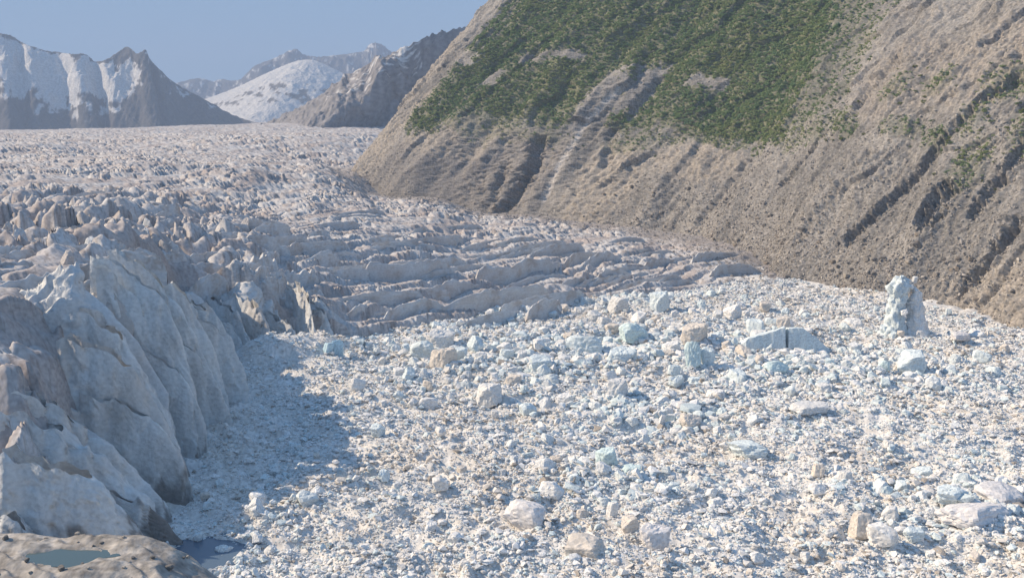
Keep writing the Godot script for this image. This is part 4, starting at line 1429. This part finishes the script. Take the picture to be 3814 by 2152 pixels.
func build_seracs(g: Node3D) -> void:
	var kinds := []
	for k in 10:
		kinds.append(unit(lump(700 + k, 3, 11, Vector3(0.8, 1.3, 1.1), 0.10, 40.0, 0.15)))
	var r := RandomNumberGenerator.new()
	r.seed = 45
	var made := 0
	while made < 36:
		var d := 375.0 + 420.0 * pow(r.randf(), 1.2)
		var x := r.randf_range(-0.60, -0.235) * d
		if sample(map_front, x, -d) < 40.0:
			continue
		var w := r.randf_range(4.0, 9.0)
		var h := r.randf_range(8.0, 16.0)
		var o := part(g, kinds[r.randi() % 10], "serac", mats.ice_serac if r.randf() < 0.3 else mats.ice_serac_dirty)
		o.basis = Basis(Vector3.UP, 0.75 + r.randfn() * 0.3) * Basis(Vector3(0, 0, 1), r.randf_range(-0.35, 0.1)) * Basis.from_scale(Vector3(w * 0.8, h, w * r.randf_range(1.0, 1.7)))
		o.position = Vector3(x, ice_level(x, -d) + r.randf_range(-9.0, -3.5), -d)
		made += 1

func build_boulders() -> void:
	var kinds := []
	for k in 8:
		kinds.append(unit(lump(800 + k, 2, 4, Vector3(1.0, 0.8, 0.9), 0.06, 30.0, 0.15, true)))
	var r := RandomNumberGenerator.new()
	r.seed = 55
	var tones := [mats.stone_brown, mats.stone_pale, mats.stone_grey]
	var looks := ["brown angular boulder in the scree below the hillside", "pale tan boulder in the scree below the hillside", "dark grey boulder in the scree below the hillside"]
	var groups := ["brown scree boulders", "pale scree boulders", "dark scree boulders"]
	for k in 280:
		var a := r.randf_range(0.19, 0.66)
		var b := 0.10 * pow(r.randf(), 1.8)
		var p := hill_point(a, b)
		var w := r.randf_range(1.8, 4.6)
		var t := r.randi() % 3
		var o := inst(kinds[r.randi() % 8], tones[t])
		var text: String = ("large " if w > 3.7 else "middling " if w > 2.7 else "small ") + looks[t] + (" beside the glacier tip" if a > 0.5 else "")
		thing(o, "boulder", text, "boulder", groups[t] + (" by the ice" if a > 0.5 else "") + (", large" if w > 3.7 else ", middling" if w > 2.7 else ", small"))
		o.basis = Basis(Vector3.UP, r.randf() * TAU) * Basis.from_scale(Vector3(w, w * r.randf_range(0.6, 0.9), w * r.randf_range(0.7, 1.0)))
		o.position = p - Vector3(0, w * 0.2, 0)
	for k in 70:
		var x := r.randf_range(-118.0, -52.0)
		var z := r.randf_range(-192.0, -164.0)
		var q := Vector2((x + 86.5) / 8.6, (z + 179.5) / 3.8)
		if q.length() < 1.15 or knoll_height(x, z) < 33.0:
			continue
		var w := 0.5 * pow(r.randf_range(0.05, 1.0), -0.45)
		var t := r.randi() % 2
		var o := inst(kinds[r.randi() % 8], tones[1 if t == 0 else 2])
		thing(o, "stone", ["pale loose stone lying on the tan bedrock knoll", "grey loose stone lying on the tan bedrock knoll"][t], "stone", ["pale stones on the knoll", "grey stones on the knoll"][t])
		o.basis = Basis(Vector3.UP, r.randf() * TAU) * Basis.from_scale(Vector3(w, w * r.randf_range(0.5, 0.9), w * r.randf_range(0.7, 1.0)))
		o.position = Vector3(x, knoll_height(x, z) - w * 0.15, z)

func build_bushes() -> void:
	var r := RandomNumberGenerator.new()
	r.seed = 65
	var stem := CylinderMesh.new()
	stem.top_radius = 0.03
	stem.bottom_radius = 0.06
	stem.height = 0.5
	stem.radial_segments = 6
	stem.rings = 1
	var made := 0
	while made < 130:
		var q: Array = tufts[r.randi() % tufts.size()]
		var a: float = q[0] + r.randf_range(-1.4, 1.4) * q[2]
		var b: float = q[1] + r.randf_range(-1.3, 1.3) * q[3]
		if Geometry2D.is_point_in_polygon(Vector2(a, b), green):
			continue
		var o := Node3D.new()
		var w := r.randf_range(1.6, 3.2)
		var text := ("large " if w > 2.4 else "small ") + ("dark green" if made % 2 else "yellowish green") + " lone bush growing on the bare brown hillside"
		thing(o, "shrub", text, "shrub", text)
		o.basis = Basis(Vector3.UP, r.randf() * TAU) * Basis.from_scale(Vector3(w, w, w))
		o.position = hill_point(a, b) - Vector3(0, 0.15, 0)
		part(o, shrub_meshes[made % 5], "foliage", mats.leaf_a if made % 2 else mats.leaf_b)
		var st := part(o, stem, "stem", mats.wood)
		st.position.y = 0.2
		made += 1

# ------------------------------------------------------------------
func _ready() -> void:
	var cam := Camera3D.new()
	cam.name = "camera"
	add_child(cam)
	cam.position = Vector3(0, 120, 0)
	cam.rotation_degrees = Vector3(-9.41, 0, 0)
	cam.fov = 32.696
	cam.near = 1.0
	cam.far = 40000.0
	cam.current = true

	var env := Environment.new()
	var sm := ProceduralSkyMaterial.new()
	sm.sky_top_color = Color(0.42, 0.565, 0.73)
	sm.sky_horizon_color = Color(0.54, 0.645, 0.75)
	sm.sky_curve = 0.2
	sm.ground_bottom_color = Color(0.45, 0.47, 0.5)
	sm.ground_horizon_color = Color(0.5, 0.55, 0.6)
	sm.sun_angle_max = 8.0
	var sky := Sky.new()
	sky.sky_material = sm
	env.background_mode = Environment.BG_SKY
	env.sky = sky
	env.tonemap_mode = Environment.TONE_MAPPER_LINEAR
	env.tonemap_exposure = 1.3
	env.sdfgi_enabled = true
	env.ssao_enabled = true
	env.ssil_enabled = true
	env.fog_enabled = true
	env.fog_density = 0.0001
	env.fog_light_color = Color(0.72, 0.8, 0.92)
	var we := WorldEnvironment.new()
	we.name = "environment"
	we.environment = env
	add_child(we)

	var sun := DirectionalLight3D.new()
	sun.name = "sun"
	add_child(sun)
	sun.look_at_from_position(Vector3.ZERO, -Vector3(-0.80, 0.588, -0.113), Vector3.UP)
	sun.light_energy = 1.6
	sun.light_color = Color(1.0, 0.91, 0.79)
	sun.light_angular_distance = 0.5
	sun.shadow_enabled = true

	mats.ice = surface(1, 23.0, 0.74, 1.12, 0.85, 0.35)
	mats.wall_ice = surface(2, 19.0, 0.86, 1.08, 0.7, 0.45, true)
	mats.rock = surface(3, 27.0, 0.62, 1.15, 0.95, 0.6)
	mats.far_rock = surface(4, 160.0, 0.7, 1.1, 0.95, 0.6, true)
	mats.chunk = surface(5, 6.0, 0.7, 1.12, 0.85, 0.5)
	mats.stone = plain(0.95)
	mats.leaf = plain(0.8)
	mats.leaf.backlight = Color(0.5, 0.6, 0.25)
	mats.leaf.backlight_enabled = true
	mats.leaf.cull_mode = BaseMaterial3D.CULL_DISABLED
	mats.leaf_a = mats.leaf.duplicate()
	mats.leaf_a.albedo_color = Color(0.085, 0.135, 0.055).linear_to_srgb()
	mats.leaf_b = mats.leaf.duplicate()
	mats.leaf_b.albedo_color = Color(0.14, 0.165, 0.055).linear_to_srgb()
	mats.wood = StandardMaterial3D.new()
	mats.wood.albedo_color = Color(0.3, 0.25, 0.2)
	var tex := grain_texture(9, 0.78, 1.1)
	var rel := relief_texture(19, 0.02, 8.0)
	for t in tints:
		mats["ice_" + t] = own_grain(tints[t], tex, rel)
	mats.ice_serac = own_grain(Color(0.60, 0.625, 0.645), tex, rel)
	mats.ice_serac_dirty = own_grain(Color(0.54, 0.505, 0.48), tex, rel)
	mats.stone_brown = own_grain(Color(0.25, 0.215, 0.18), tex, rel)
	mats.stone_pale = own_grain(Color(0.40, 0.36, 0.31), tex, rel)
	mats.stone_grey = own_grain(Color(0.18, 0.17, 0.16), tex, rel)
	mats.water = StandardMaterial3D.new()
	mats.water.albedo_color = Color(0.30, 0.37, 0.385)
	mats.water.roughness = 0.08
	mats.dark_water = StandardMaterial3D.new()
	mats.dark_water.albedo_color = Color(0.34, 0.41, 0.48)
	mats.dark_water.roughness = 0.2
	var t0 := Time.get_ticks_msec()
	make_maps()
	make_levels()
	make_run()
	build_basin()
	print("basin ", Time.get_ticks_msec() - t0)
	build_glacier()
	print("glacier ", Time.get_ticks_msec() - t0)
	build_hillside()
	print("hill ", Time.get_ticks_msec() - t0)
	build_knoll()
	build_mountains()
	print("mountains ", Time.get_ticks_msec() - t0)
	build_rubble()
	build_green()
	build_scree()
	build_moraine()
	build_blocks()
	build_boulders()
	build_bushes()
	print("rubble ", Time.get_ticks_msec() - t0)
